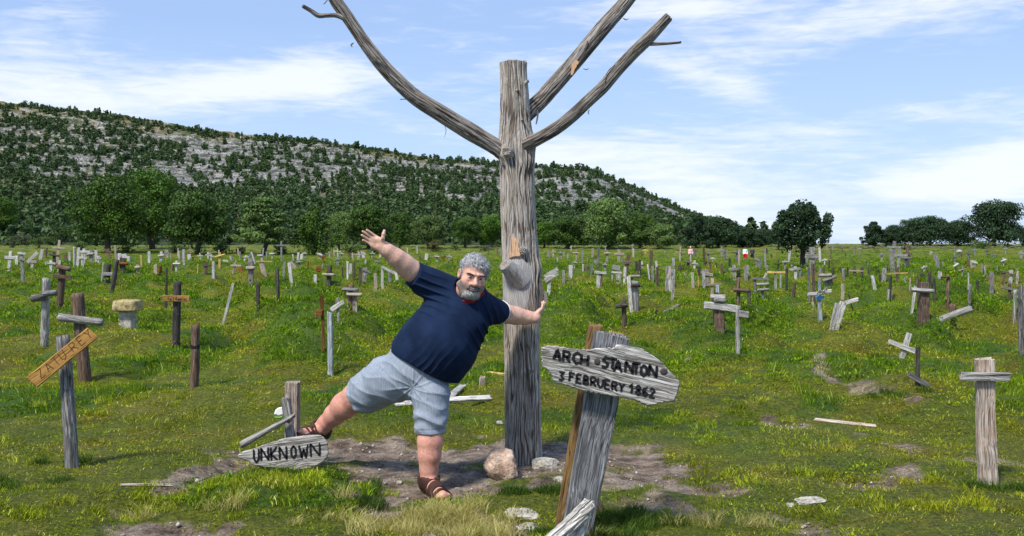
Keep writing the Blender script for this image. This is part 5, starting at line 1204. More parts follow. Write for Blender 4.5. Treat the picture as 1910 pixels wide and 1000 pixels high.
def surface_nets(fn, lo, hi, h, coarse=4):
    lo, hi = np.asarray(lo, float), np.asarray(hi, float)
    n = (np.ceil((hi-lo)/h/coarse).astype(int)+1)*coarse+1
    ax = [lo[i]+h*np.arange(n[i]) for i in range(3)]
    cx = [a[::coarse] for a in ax]; G = np.stack(np.meshgrid(*cx, indexing='ij'), -1); sh = G.shape[:3]
    C = fn(G.reshape(-1, 3)).reshape(sh)
    near = np.abs(C) < h*coarse*2.6
    # a fine block is evaluated if any corner is near the surface
    nb = near[:-1, :-1, :-1].copy()
    for i in (0, 1):
        for j in (0, 1):
            for k in (0, 1): nb |= near[i:sh[0]-1+i, j:sh[1]-1+j, k:sh[2]-1+k]
    Fg = np.repeat(np.repeat(np.repeat(C, coarse, 0), coarse, 1), coarse, 2)[:n[0], :n[1], :n[2]].astype(np.float32)
    mask = np.zeros(n, bool); mb = np.repeat(np.repeat(np.repeat(nb, coarse, 0), coarse, 1), coarse, 2); mask[:mb.shape[0], :mb.shape[1], :mb.shape[2]] = mb
    m2 = mask.copy(); m2[1:] |= mask[:-1]; m3 = m2.copy(); m3[:, 1:] |= m2[:, :-1]; m4 = m3.copy(); m4[:, :, 1:] |= m3[:, :, :-1]
    idx = np.argwhere(m4)
    for s in range(0, len(idx), 400000):
        q = idx[s:s+400000]; Fg[q[:, 0], q[:, 1], q[:, 2]] = fn(lo+q*h)
    ins = Fg < 0; a = n-1; cnt = np.zeros(a, np.int8)
    for i in (0, 1):
        for j in (0, 1):
            for k in (0, 1): cnt += ins[i:a[0]+i, j:a[1]+j, k:a[2]+k]
    act = (cnt > 0) & (cnt < 8); cells = np.argwhere(act); vid = -np.ones(a, np.int64); vid[act] = np.arange(len(cells))
    acc = np.zeros((len(cells), 3)); num = np.zeros(len(cells))
    cor = [(i, j, k) for i in (0, 1) for j in (0, 1) for k in (0, 1)]
    for p in cor:
        for d in range(3):
            if p[d] == 1: continue
            q = list(p); q[d] = 1
            fa = Fg[cells[:, 0]+p[0], cells[:, 1]+p[1], cells[:, 2]+p[2]]; fb = Fg[cells[:, 0]+q[0], cells[:, 1]+q[1], cells[:, 2]+q[2]]
            s = (fa < 0) != (fb < 0); t = np.where(s, fa/(fa-fb+1e-20), 0)
            pos = np.array(p, float)[None]+0*acc; pos[:, d] += t
            acc[s] += pos[s]; num[s] += 1
    V = lo+(cells+acc/num[:, None])*h
    quads = []
    for d in range(3):
        e1, e2 = [(1, 2), (2, 0), (0, 1)][d]
        sl0 = [slice(None)]*3; sl1 = [slice(None)]*3; sl0[d] = slice(0, -1); sl1[d] = slice(1, None)
        s = ins[tuple(sl0)] != ins[tuple(sl1)]; E = np.argwhere(s)
        ok = (E[:, e1] > 0) & (E[:, e2] > 0) & (E[:, e1] < a[e1]) & (E[:, e2] < a[e2]); E = E[ok]
        o1 = np.zeros(3, int); o1[e1] = 1; o2 = np.zeros(3, int); o2[e2] = 1
        q = [vid[tuple((E-o).T)] for o in (o1+o2, o2, 0*o1, o1)]
        q = np.stack(q, 1); flip = ~ins[tuple(E.T)]; q[flip] = q[flip][:, ::-1]; quads.append(q)
    return V, np.vstack(quads)
def sdf_obj(name, fn, lo, hi, h, mat, parent, col=None, smooth_it=1):
    V, Q = surface_nets(fn, lo, hi, h)
    at = {}
    if col is not None: c = col(V); at = {'Col': ('FLOAT_COLOR', np.hstack([c, np.ones((len(c), 1))]))}
    return mesh_obj(name, V, Q, mat, parent, True, at)
def skin_mat():
    m, t, b, _ = new_mat('skin'); c = attr(t, 'Col').outputs['Color']; geo = t.node('ShaderNodeNewGeometry').outputs['Position']
    n = t.noise(geo, 60, 5, .65); n2 = t.noise(geo, 260, 3, .6)
    c = t.mix(1.0, c, t.ramp(n, [(.3, .76), (.7, 1.18)]), 'MULTIPLY')
    t.put(b.inputs[0], c); b.inputs['Roughness'].default_value = .48; b.inputs['Specular IOR Level'].default_value = .4
    b.inputs['Subsurface Weight'].default_value = .12; b.inputs['Subsurface Radius'].default_value = (.012, .005, .003); b.inputs['Subsurface Scale'].default_value = .6
    bump(t, b, t.math('ADD', n2, n), .25, .003); return m
M['skin'] = skin_mat()
def cloth(name, a, b_, weave=900, fade=None, rough=.9):
    m, t, b, _ = new_mat(name); geo = t.node('ShaderNodeNewGeometry').outputs['Position']
    n = t.noise(geo, 9, 5, .6); wv = t.noise(geo, weave, 2, .5)
    c = t.mix(t.ramp(n, [(.35, 0.0), (.65, 1.0)]), a, b_)
    if fade:
        mp = t.node('ShaderNodeMapping'); t.put(mp.inputs[0], geo); mp.inputs['Scale'].default_value = (190, 190, 9)
        s = t.noise(mp.outputs[0], 1, 4, .6); c = t.mix(t.ramp(s, [(.42, .0), (.70, .40)]), c, fade)
        c = t.mix(t.ramp(s, [(.30, .25), (.44, 0.0)]), c, tuple(q*.5 for q in a))
    t.put(b.inputs[0], c); b.inputs['Roughness'].default_value = rough; b.inputs['Specular IOR Level'].default_value = .15
    bump(t, b, t.math('ADD', n, t.math('MULTIPLY', wv, .5)), .35, .004); return m
M['navy'] = cloth('navy_cotton', (.0045,.012,.036), (.008,.020,.055))
M['denim'] = cloth('faded_blue_denim', (.19,.225,.285), (.25,.29,.355), fade=(.46,.50,.55))
M['red'] = cloth('dark_red_cloth', (.16,.012,.015), (.28,.03,.03)); M['leather'] = cloth('brown_leather', (.035,.016,.013), (.075,.038,.030), rough=.6)
M['sole'] = flat('rubber_sole', (.03,.022,.02), .7); M['whitetrim'] = flat('white_piping', (.75,.75,.75), .8, .05)
def hairm(name, a, b_):
    m, t, b, _ = new_mat(name); geo = t.node('ShaderNodeNewGeometry').outputs['Position']; bl = attr(t, 'bl').outputs['Fac']
    n = t.noise(geo, 70, 4, .7); c = t.mix(t.ramp(t.math('ADD', t.math('MULTIPLY', n, .6), t.math('MULTIPLY', bl, .4)), [(.33, 0.0), (.62, 1.0)]), a, b_)
    t.put(b.inputs[0], c); b.inputs['Roughness'].default_value = .5; bump(t, b, n, .6, .004); return m
M['hair'] = hairm('grey_hair', (.045,.045,.048), (.55,.555,.57)); M['beard'] = hairm('grey_beard', (.045,.04,.04), (.42,.40,.39)); M['brow'] = hairm('dark_brow_hair', (.02,.018,.018), (.10,.09,.09))
M['eyew'] = flat('eye_white', (.30,.25,.23), .25, .05); M['iris'] = flat('dark_iris', (.02,.012,.008), .2)

# ---- head frame
HC = W(882, 513, 6.06); HS = 1.05; HZ = .93
def rotm(ax, dg):
    c, s = math.cos(R(dg)), math.sin(R(dg))
    return np.array({'x': [[1,0,0],[0,c,-s],[0,s,c]], 'y': [[c,0,s],[0,1,0],[-s,0,c]], 'z': [[c,-s,0],[s,c,0],[0,0,1]]}[ax])
HR = rotm('y', 11)@rotm('z', 15)@rotm('x', 7)
def to_h(P): return (P-HC)@HR/HS/np.array([1, 1, HZ])
def fr_h(q): return HC+(HR@(np.asarray(q, float)*np.array([1, 1, HZ])*HS))
def head_sdf(P):
    q = to_h(P); m = q.copy(); m[:, 0] = np.abs(m[:, 0])
    d = ell(q, (0,.018,.032), (.076,.096,.088))
    d = smin(d, ell(q, (0,-.028,-.045), (.067,.066,.078)), .03)
    d = smin(d, ell(m, (.038,-.048,-.045), (.033,.036,.040)), .022)
    d = smin(d, rc(m, (.060,.0,-.075), (.020,-.062,-.108), .026, .026), .025)
    d = smin(d, ell(q, (0,-.066,-.106), (.030,.028,.024)), .02)
    d = smin(d, ell(q, (0,-.015,-.125), (.058,.055,.034)), .03)               # soft double chin
    d = smin(d, rc(m, (.010,-.088,.020), (.046,-.072,.018), .0115, .010), .012)     # brow ridge
    d = smax(d, -ell(m, (.033,-.098,-.003), (.019,.017,.011)), .012)           # eye sockets
    d = smin(d, ell(m, (.033,-.074,-.004), (.0165,.0145,.0115)), .004)         # lids
    d = smin(d, ell(m, (.033,-.079,-.019), (.017,.010,.006)), .010)            # bags
    d = smin(d, chain(q, [((0,-.084,.012), .0085), ((0,-.100,-.015), .0105), ((0,-.113,-.036), .0165)], .008), .009)
    d = smin(d, ell(m, (.015,-.099,-.040), (.011,.013,.0095)), .007)
    d = smax(d, -ell(m, (.0075,-.112,-.051), (.0035,.005,.004)), .003)
    d = smin(d, ell(q, (0,-.086,-.066), (.030,.018,.018)), .014)
    d = smin(d, ell(q, (0,-.100,-.0675), (.024,.008,.0050)), .004)
    d = smin(d, ell(q, (0,-.0985,-.0795), (.021,.0085,.0060)), .004)
    d = smax(d, -ell(q, (0,-.107,-.0735), (.022,.007,.0020)), .003)
    d = smin(d, rc(m, (.026,-.094,-.045), (.036,-.078,-.070), .0055, .007), .012)     # cheek fold
    ear = smax(ell(m, (.079,.012,-.006), (.012,.021,.034)), -ell(m, (.087,.004,-.004), (.007,.012,.022)), .006)
    d = smin(d, ear, .008)
    return d*HS
# ---- hands
def frame(x, z):
    x = np.array(x, float); x /= np.linalg.norm(x); z = np.array(z, float); z -= x*(z@x); z /= np.linalg.norm(z); return np.stack([x, np.cross(z, x), z], 1)
def hand_sdf(P, o, Fm, flip, curl, spread, sc=1.0, thumb=((.022,.032,-.012),(.050,.060,-.018),(.074,.078,-.014),(.092,.090,-.008))):
    q = (P-o)@Fm/sc; q = q*np.array([1, flip, 1])
    d = rc(q, (-.02,0,0), (.02,0,0), .026, .027)
    d = smin(d, ell(q, (.050,.0,0), (.054,.044,.0165)), .016)
    d = smin(d, ell(q, (.035,.026,-.010), (.036,.020,.017)), .014)            # thumb ball
    d = smin(d, ell(q, (.040,-.028,-.006), (.036,.016,.014)), .012)
    for i, (y, L, r) in enumerate([(.032,.072,.0098), (.0105,.080,.0102), (-.0115,.075,.0098), (-.031,.058,.0086)]):
        a = spread[i]; c = curl[i]; p = np.array([.086-.012*abs(i-1.2)/1.6, y, 0]); pts = [(p-np.array([.02, 0, 0]), r*1.05), (p, r)]
        th_ = 0.0; dirr = np.array([math.cos(a), math.sin(a)])
        for s, l in enumerate((.46, .30, .24)):
            th_ += c*(1, 1.1, .7)[s]; p = p+L*l*np.array([math.cos(th_)*dirr[0], math.cos(th_)*dirr[1], -math.sin(th_)]); pts.append((p, r*(.97, .9, .80)[s]))
        d = smin(d, chain(q, pts, .003), .0045)
    d = smin(d, chain(q, list(zip([np.array(t) for t in thumb], (.015,.0135,.0118,.0100))), .005), .009)
    return d*sc
HLo = W(712.5, 460.5, 5.96); HLf = frame((-.80,-.22,.60), (.10,1.0,.12))
HRo = W(998, 592.5, 6.50); HRf = frame((.60,.55,.62), (.75,-.30,-.60))
# ---- body
sgn = 1
ARM_L = [(W(822,532,6.20), 22), (W(790,517,6.15), 19), (W(765,504,6.08), 19.5), (W(752,492,6.04), 18.2), (W(738,480,6.0), 15.6), (W(722,467,5.97), 12.0), (W(711,459.5,5.96), 11.0)]
ARM_R = [(W(900,574,6.28), 19), (W(925,581,6.37), 17.5), (W(945,586,6.43), 16.4), (W(962,589,6.47), 15.4), (W(980,592,6.50), 12.4), (W(998,592.5,6.50), 10.6)]
LEG_L = [(W(770,700,6.12), 34), (W(700,724,6.24), 29), (W(668,739,6.32), 27), (W(642,757,6.37), 23.5), (W(624,774,6.42), 18.5), (W(608,789,6.46), 14.5), (W(598,797,6.48), 12.2)]
LEG_R = [(W(800,715,6.08), 32), (W(804,760,6.02), 24), (W(802,795,5.98), 20.5), (W(802,824,5.97), 22.5), (W(801,850,5.96), 20), (W(800,873,5.96), 16.0), (W(800,888,5.96), 15.5)]
def mr(pts): return [(p, r*p[1]/FPX) for p, r in pts]
FLa, FLt = W(597,802,6.47), W(566,807,6.36)        # viewer-left foot: ankle, toes
gz = float(ground_z(*W(800,905,5.95)[:2]))
FRa, FRt = W(800,893,5.96), np.array([W(826,900,5.76)[0], 5.76, gz+.035]); FRa[2] = gz+.075
def foot_sdf(P, ank, toe, heel, wd, up=0.0):
    d = chain(P, [(ank, .048), ((ank*.55+heel*.45), .044), (heel, .036)], .02)
    mid = (ank*.55+toe*.45)+np.array([0, 0, -.012]); d = smin(d, chain(P, [(ank, .046), (mid, .043), (toe, .030)], .02), .03)
    side = np.cross(toe-ank, (0, 0, 1.)); side /= np.linalg.norm(side)
    for k in (-1, -.4, .2, .8): d = smin(d, rc(P, mid*.5+toe*.5+side*k*.028-np.array([0, 0, .008]), toe+side*k*.034+np.array([0, 0, -.004]), .020, .017), .014)
    return d
FLh = W(606,805,6.52); FRh = np.array([W(794,905,6.03)[0], 6.03, gz+.045])
def body_sdf(P):
    d = chain(P, mr(ARM_L), .03); d = smin(d, chain(P, mr(ARM_R), .03), .03)
    d = smin(d, ell(P, W(845,590,6.2), (.185,.14,.16)), .05); d = smin(d, ell(P, W(820,640,6.17), (.18,.16,.17)), .06)
    d = smin(d, ell(P, W(790,680,6.14), (.13,.12,.09)), .05)
    d = smin(d, chain(P, mr(LEG_L), .03), .03); d = smin(d, chain(P, mr(LEG_R), .03), .03)
    calf = rc(P, W(650,756,6.41), W(630,772,6.45), .052, .034); d = smin(d, calf, .03)
    calf = rc(P, W(801,814,6.04), W(801,842,6.02), .056, .045); d = smin(d, calf, .03)
    d = smin(d, chain(P, [(W(862,570,6.2), .080), (W(871,548,6.13), .078), (fr_h((0,.02,-.08)), .07)], .03), .03)
    d = smin(d, head_sdf(P), .012)
    near = np.linalg.norm(P-HLo, axis=1) < .32
    if near.any():
        q = P[near]; d[near] = smin(d[near], hand_sdf(q, HLo, HLf, LF, (.10,.08,.10,.16), (.035,.01,-.02,-.06), .93, ((.020,.030,-.012),(.034,.058,-.022),(.046,.082,-.020),(.054,.100,-.012))), .010)
    near = np.linalg.norm(P-HRo, axis=1) < .32
    if near.any():
        q = P[near]; d[near] = smin(d[near], hand_sdf(q, HRo, HRf, RF, (.10,.16,.24,.32), (.10,.02,-.06,-.14), .92, ((.015,.034,-.006),(.040,.054,-.008),(.064,.062,-.010),(.084,.066,-.010))), .010)
    d = smin(d, foot_sdf(P, FLa, FLt, FLh, 1), .02); d = smin(d, foot_sdf(P, FRa, FRt, FRh, 1), .02)
    return d
# thumb side must be up for both hands
LF = 1 if (HLf[:, 1]@np.array([.5, 0, .8])) > 0 else -1
RF = 1 if (HRf[:, 1]@np.array([-.35, .84, -.35])) > 0 else -1
def body_col(V):
    n = fbm(V[:, 0]*22, V[:, 1]*22, V[:, 2]*22, 3, 5)[:, None]
    c = np.array([.60,.36,.27])*(.78+.44*n); fr = (vn(V[:, 0]*150, V[:, 1]*150, V[:, 2]*150, 9) > .90)[:, None]; c = np.where(fr, c*np.array([.85,.72,.66]), c)
    legs = (V[:, 2] < .72)[:, None]
    red = np.clip((fbm(V[:, 0]*9, V[:, 1]*9, V[:, 2]*9, 3, 6)-.35)*2.2, 0, 1)[:, None]
    c = np.where(legs, c*(1-.35*red)+np.array([.52,.20,.145])*.35*red+0, c)
    c = np.where(legs, c*np.array([.96,.80,.80]), c)
    sore = np.exp(-((V-W(810,862,5.9))**2).sum(1)/(.035**2))[:, None]*np.clip(n*2-.6, 0, 1); c = c*(1-sore)+np.array([.38,.14,.07])*sore
    q = to_h(V); m = q.copy(); m[:, 0] = np.abs(m[:, 0]); hd = (np.linalg.norm(q*np.array([1, .9, .8]), axis=1) < .16)
    def g(c0, r): return np.exp(-(((m-np.array(c0))/np.array(r))**2).sum(1))[:, None]*hd[:, None]
    c = c*(1-.30*hd[:, None])+np.array([.56,.30,.22])*.30*hd[:, None]
    for c0, r, a, col in [((0,-.115,-.036), (.020,.02,.018), .55, (.50,.19,.14)), ((.042,-.075,-.035), (.024,.03,.020), .75, (.50,.17,.12)), ((0,-.085,.050), (.05,.04,.020), .35, (.55,.26,.19)), ((.050,-.05,-.070), (.02,.03,.02), .3, (.34,.22,.18)), ((.033,-.085,-.016), (.018,.02,.007), .5, (.34,.17,.13)),
                          ((0,-.104,-.068), (.022,.012,.0060), .9, (.26,.10,.085)), ((0,-.104,-.080), (.020,.012,.007), .9, (.28,.11,.09)), ((0,-.108,-.0738), (.021,.010,.0022), .9, (.08,.025,.02)),
                          ((.080,.01,-.006), (.016,.03,.035), .5, (.50,.20,.15)), ((.033,-.095,.004), (.020,.015,.0035), .6, (.25,.12,.09))]:  # browned lids and bags: eye-socket shade put into the skin colour
        k = g(c0, r)*a; c = c*(1-k)+np.array(col)*k
    # grey stubble colour along the jaw
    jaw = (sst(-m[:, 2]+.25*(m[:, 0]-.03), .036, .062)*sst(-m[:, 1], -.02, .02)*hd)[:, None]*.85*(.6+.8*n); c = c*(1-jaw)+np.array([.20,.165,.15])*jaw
    # nails
    return np.clip(c, 0, 1)
man = empty('person', (FRa[0], FRa[1], gz), 'heavy grey-bearded man in navy shirt and denim shorts leaning on the trunk, arm flung out', 'person')
import time as _t; _t0 = _t.time()
sdf_obj('body', body_sdf, (-1.46, 5.55, -.08), (.34, 6.85, 1.62), .0040, M['skin'], man, body_col)
print('body', _t.time()-_t0)
# ---- clothes
SH_SL = W(770.5,509,6.08)          # centre of viewer-left sleeve opening
SH_SR = W(936,583,6.40)
def halfplane(P, c, n): n = np.asarray(n, float); n = n/np.linalg.norm(n); return (P-np.asarray(c))@n
nL = SH_SL-W(822,524,6.2); nR = SH_SR-W(895,568,6.2)
nL = nL/np.linalg.norm(nL)+np.array([-.0,0,.12]); nR = nR/np.linalg.norm(nR)+np.array([0,0,.16])
def shirt_sdf(P):
    d = ell(P, W(818,644,6.12), (.252,.255,.235), rotm('y', 28))
    d = smin(d, ell(P, W(852,590,6.16), (.225,.190,.17), rotm('y', 28)), .10)
    d = smin(d, ell(P, W(786,668,6.14), (.205,.20,.13), rotm('y', 28)), .08)
    d = smin(d, ell(P, W(838,690,6.10), (.085,.12,.13), rotm('y', 20)), .06)
    d = smin(d, rc(P, W(845,552,6.18), W(775,510,6.08), .125, .078), .06)
    d = smin(d, rc(P, W(790,530,6.14), W(774,516,6.10), .085, .078), .03)
    d = smin(d, rc(P, W(880,572,6.2), W(938,583,6.41), .125, .066), .07)
    d = smin(d, rc(P, W(885,570,6.16), W(925,580,6.33), .115, .082), .04)
    d = smin(d, rc(P, W(862,556,6.2), W(876,540,6.15), .095, .088), .05)
    # folds: pulled from both armpits and round the belly, plus soft noise
    w1 = np.sin((P-W(925,600,6.3))@np.array([46., 8, 30])*1.0+3*fbm(P[:, 0]*4, P[:, 1]*4, P[:, 2]*4, 2, 71))
    f1 = np.exp(-((P-W(905,610,6.1))**2).sum(1)/(.17**2)); f2 = np.exp(-((P-W(800,545,6.0))**2).sum(1)/(.13**2)); f3 = np.exp(-((P-W(815,690,6.0))**2).sum(1)/(.14**2))
    w2 = np.sin((P-W(790,545,6.1))@np.array([20., 5, 62])+3*fbm(P[:, 0]*5, P[:, 1]*5, P[:, 2]*5, 2, 72))
    w3 = np.sin((P-W(815,690,6.0))@np.array([50., 5, -48])+3*fbm(P[:, 0]*5, P[:, 1]*5, P[:, 2]*5, 2, 73))
    cr_ = lambda w_: (1-np.abs(w_))**2*1.6-.5
    d = d-.012*cr_(w1)*f1-.012*cr_(w2)*f2-.010*cr_(w3)*f3-.022*(fbm(P[:, 0]*6+P[:, 2]*3, P[:, 1]*5, P[:, 2]*5-P[:, 0]*3, 3, 74)-.5)
    nk = W(878,534,6.12)
    for c, n in ((SH_SL, nL), (SH_SR, nR)): d = smax(d, halfplane(P, c, n), .006)
    hem = smax(halfplane(P, W(778,684,6.1), (-.50,-.10,-.87)), halfplane(P, W(832,712,6.1), (-.10,-.0,-1.)), .05)
    d = smax(d, hem, .008)
    d = smax(d, -rc(P, W(868,551,6.13), W(888,500,6.02), .083, .10), .008)
    return d
_t0 = _t.time()
sdf_obj('shirt', shirt_sdf, (-.76, 5.72, .55), (.10, 6.60, 1.42), .0048, M['navy'], man)
SO_L = W(669,741,6.30); SO_R = W(801,807,6.0)
nSL = np.array(SO_L-W(740,706,6.18)); nSR = np.array([.02,-.05,-1.0])
def shorts_sdf(P):
    d = ell(P, W(783,683,6.14), (.215,.185,.16), rotm('y', 18))
    d = smin(d, chain(P, [(W(775,695,6.12), .165), (W(725,708,6.18), .150), (W(690,728,6.24), .128), (W(660,745,6.32), .116)], .05), .04)
    d = smin(d, chain(P, [(W(794,708,6.10), .140), (W(803,735,6.04), .112), (W(804,775,6.0), .098), (W(801,815,5.98), .093)], .05), .035)
    cr = W(770,722,6.0); r_ = np.linalg.norm(P-cr, axis=1)
    an_ = np.arctan2(P[:, 2]-cr[2], P[:, 0]-cr[0]); wv_ = np.abs(np.sin(an_*5.5+2.5*fbm(P[:, 0]*5, P[:, 1]*5, P[:, 2]*5, 2, 81))); d = d-.006*((1-wv_)**2.2-.25)*np.exp(-(r_-.09)**2/.012)
    d = d-.006*((1-np.abs(np.sin(P[:, 2]*34+P[:, 0]*14+4*fbm(P[:, 0]*4, P[:, 1]*4, P[:, 2]*4, 2, 84))))**2-.3)
    pk = rc(P, W(735,668,5.90), W(712,702,5.98), 0, 0); d = d+.005*np.exp(-(pk/.006)**2); pk = rc(P, W(812,690,5.86), W(828,722,5.92), 0, 0); d = d+.005*np.exp(-(pk/.006)**2)
    d = d-.016*(fbm(P[:, 0]*8+P[:, 2]*3, P[:, 1]*6, P[:, 2]*7, 3, 82)-.5)-.005*np.sin(P[:, 2]*70+6*vn(P[:, 0]*9, P[:, 1]*9, P[:, 2]*3, 83))*sst(-P[:, 2], -.55, -.42)
    d = d+.006*np.exp(-(rc(P, W(776,722,5.95), W(790,700,5.88), .0, .0)/.010)**2)      # fly seam
    d = smax(d, halfplane(P, SO_L, nSL), .005); d = smax(d, halfplane(P, SO_R, nSR), .005)
    # hollow openings so that the hems stand off the legs
    d = np.maximum(d, -rc(P, SO_L+nSL*.2, SO_L-nSL*.16, .103, .100)); d = np.maximum(d, -rc(P, SO_R-np.array([0,0,.1]), SO_R+np.array([0,0,.05]), .083, .080))
    # stitched hem groove
    for c, n in ((SO_L, nSL), (SO_R, nSR)): d = d+.0025*np.exp(-((halfplane(P, c, n)+.028)/.004)**2)
    return d
sdf_obj('shorts', shorts_sdf, (-1.25, 5.72, .25), (-.26, 6.60, .98), .0042, M['denim'], man)
# sandals
def shoe(P, ank, toe, heel, slots):
    f = foot_sdf(P, ank, toe, heel, 1); f = smin(f, chain(P, mr(LEG_L if ank[0] < -.9 else LEG_R)[-4:], .03), .03); d = f-.0095
    lg = mr(LEG_L if ank[0] < -.9 else LEG_R); nv = lg[-3][0]-lg[-1][0]; nv = nv/np.linalg.norm(nv)
    d = smax(d, (P-ank)@nv-.034, .01)
    return d, f
def sandal_obj(ank, toe, heel, zs):
    ax = (toe-heel); L = np.linalg.norm(ax[:2]); ux = ax/np.linalg.norm(ax); side = np.cross(ux, (0, 0, 1)); side /= np.linalg.norm(side)
    up = np.cross(side, ux)
    def fn(P):
        d, f = shoe(P, ank, toe, heel, None)
        q = P-heel; s = q@ux/np.linalg.norm(ax); u = q@up; v = q@side
        top = sst(u, .0, .02)
        hole = np.minimum(np.minimum(np.abs(s-.56)-.045, np.abs(s-.86)-.05), np.abs(s+.02+.9*np.abs(v))-.0)
        hole = np.maximum(hole*.25, .012-u)
        hole = np.minimum(hole, np.maximum((.97-s)*.25, .0-u))
        d = np.maximum(d, -hole)
        d = np.maximum(d, -(f-.0005))
        strap = .0035*np.sin(s*34+v*30); d = d-strap*.5
        sole = np.maximum(np.abs(u+.038)-.011, f-.016)
        return np.minimum(d, sole)
    lo = np.minimum(np.minimum(ank, toe), heel)-.09; hi = np.maximum(np.maximum(ank, toe), heel)+.09
    sdf_obj('sandal', fn, lo, hi, .0032, M['leather'], man)
sandal_obj(FLa, FLt, FLh, 0); sandal_obj(FRa, FRt, FRh, 0)
# collar, sleeve piping
def collar_sdf(P):
    c = W(870,549,6.11); q = (P-c)@frame((1,0,.30), (.25,-.45,1)); r_ = np.hypot(q[:, 0]/1.12, q[:, 1])
    d = np.hypot(r_-.094, np.maximum(np.abs(q[:, 2])-.014, 0))-.007+.003*np.sin(q[:, 0]*160)
    return np.maximum(d, q[:, 1]*0+(P[:, 1]-6.12))
sdf_obj('collar', collar_sdf, W(870,549,6.11)-.17, W(870,549,6.11)+.17, .004, M['red'], man)
def piping_sdf(P):
    s = shirt_sdf(P); h = halfplane(P, SH_SR, nR); return np.maximum(np.abs(s)-.0045, np.abs(h+.022)-.0035)
sdf_obj('sleeve_piping', piping_sdf, SH_SR-.13, SH_SR+.13, .0030, M['whitetrim'], man)
# eyes
def ball(name, c, r, mat, n=14):
    th = np.linspace(0, np.pi, n); ph_ = np.linspace(0, 2*np.pi, n*2, endpoint=False); T_, P_ = np.meshgrid(th, ph_, indexing='ij')
    v = np.stack([np.sin(T_)*np.cos(P_), np.sin(T_)*np.sin(P_), np.cos(T_)], -1).reshape(-1, 3)*np.asarray(r)+np.asarray(c)
    i = np.arange(T_.size).reshape(T_.shape); j_ = np.roll(i, -1, 1); f = np.stack([i[:-1], i[1:], j_[1:], j_[:-1]], -1).reshape(-1, 4)
    return mesh_obj(name, v, f, mat, man, True)
for sx in (-1, 1):
    q = ell  # eyeball sits just proud of the lids, squashed to an almond
    e = ball('eye', (0, 0, 0), 1, M['eyew']); me = e.data; co = np.empty(len(me.vertices)*3, np.float32); me.vertices.foreach_get('co', co); co = co.reshape(-1, 3)+np.array(parent_world(man))
    loc = co*np.array([.0115,.005,.0034])+np.array([sx*.033,-.0855,-.0040]); wv = np.array([fr_h(p) for p in loc])-np.array(parent_world(man)); me.vertices.foreach_set('co', wv.astype(np.float32).ravel()); me.update()
    e2 = ball('iris', (0, 0, 0), 1, M['iris'], 10); me = e2.data; co = np.empty(len(me.vertices)*3, np.float32); me.vertices.foreach_get('co', co); co = co.reshape(-1, 3)+np.array(parent_world(man))
    loc = co*np.array([.0060,.0025,.0046])+np.array([sx*.033-.001,-.0905,-.0025]); wv = np.array([fr_h(p) for p in loc]); e2.parent = e; me.vertices.foreach_set('co', (wv-np.array(parent_world(man))).astype(np.float32).ravel()); me.update()
# hair mass + strands
def scalp(P):
    q = to_h(P); d = ell(q, (0,.026,.040), (.083,.101,.093))
    # hairline: cut away the face
    n = .010*(fbm(q[:, 0]*30, q[:, 1]*30, q[:, 2]*30, 3, 91)-.5)
    front_ = np.maximum(-(q[:, 1]+.040)+0*n, q[:, 2]-0) 
    face = np.minimum((q[:, 2]-.068+.20*np.maximum(np.abs(q[:, 0])-.03,0)+.10*np.maximum(q[:, 0],0))+n*1.6, 1)          # above hairline at the front
    side = (q[:, 1]+.022)+n                                              # behind the temples
    keep = np.maximum(-face, -side)                                       # <0 where hair is kept by both? keep if either
    keep = np.minimum(-face, np.maximum(-side, -(q[:, 2]+.055)))
    return d, keep, q
def hair_sdf(P):
    d, keep, q = scalp(P)
    curl = .010*(fbm(q[:, 0]*26+3, q[:, 1]*26, q[:, 2]*26, 3, 92)-.50)+.0022*np.sin(q[:, 0]*260+12*fbm(q[:, 0]*10, q[:, 1]*10, q[:, 2]*10, 2, 93))
    return np.maximum(d-curl*1.3, keep*.8)*HS
def hair_at(V): 
    return {'bl': 0}
V_, Q_ = surface_nets(hair_sdf, HC-.19, HC+.19, .0032)
mesh_obj('hair', V_, Q_, M['hair'], man, True, {'bl': ('FLOAT', vn(V_[:, 0]*150, V_[:, 1]*150, V_[:, 2]*40, 3))})
def strands(name, roots, nrm, dirs, L, w0, mat, seed, curlamp=.004):
    rng = np.random.default_rng(seed); n = len(roots); seg = 4; V, F_ = [], []
    L = L*rng.uniform(.6, 1.3, n); ph_ = rng.uniform(0, 6.28, n)
    side = np.cross(dirs, nrm); side /= np.linalg.norm(side, axis=1)[:, None]+1e-9
    pts = []
    for s in range(seg+1):
        t = s/seg; p = roots+dirs*(L*t)[:, None]+nrm*(L*.35*math.sin(t*2.4))[:, None]+side*(curlamp*np.sin(ph_+t*5))[:, None]
        w_ = w0*(1-.7*t); pts += [p-side*w_, p+side*w_]
    A_ = np.stack(pts, 1); V = A_.reshape(-1, 3); k = 2*(seg+1); b = np.arange(n)*k
    F_ = np.concatenate([np.stack([b+2*s, b+2*s+1, b+2*s+3, b+2*s+2], 1) for s in range(seg)])
    return mesh_obj(name, V, F_, mat, man, False, {'bl': ('FLOAT', np.repeat(rng.uniform(0, 1, n), k))})
rh = np.random.default_rng(4)
def normals_of(fn, P, e=.002):
    g = np.stack([fn(P+np.eye(3)[i]*e)-fn(P-np.eye(3)[i]*e) for i in range(3)], 1); return g/(np.linalg.norm(g, axis=1)[:, None]+1e-9)
idx = rh.integers(0, len(V_), 6500); rt_ = V_[idx]; nr_ = normals_of(hair_sdf, rt_)
up_h = HR@np.array([0, 0, 1.]); sx_h = HR@np.array([1., 0, 0])
dr = -up_h*.5+sx_h*.75+rh.normal(0, .40, rt_.shape); dr -= nr_*(dr*nr_).sum(1)[:, None]*.8; dr /= np.linalg.norm(dr, axis=1)[:, None]
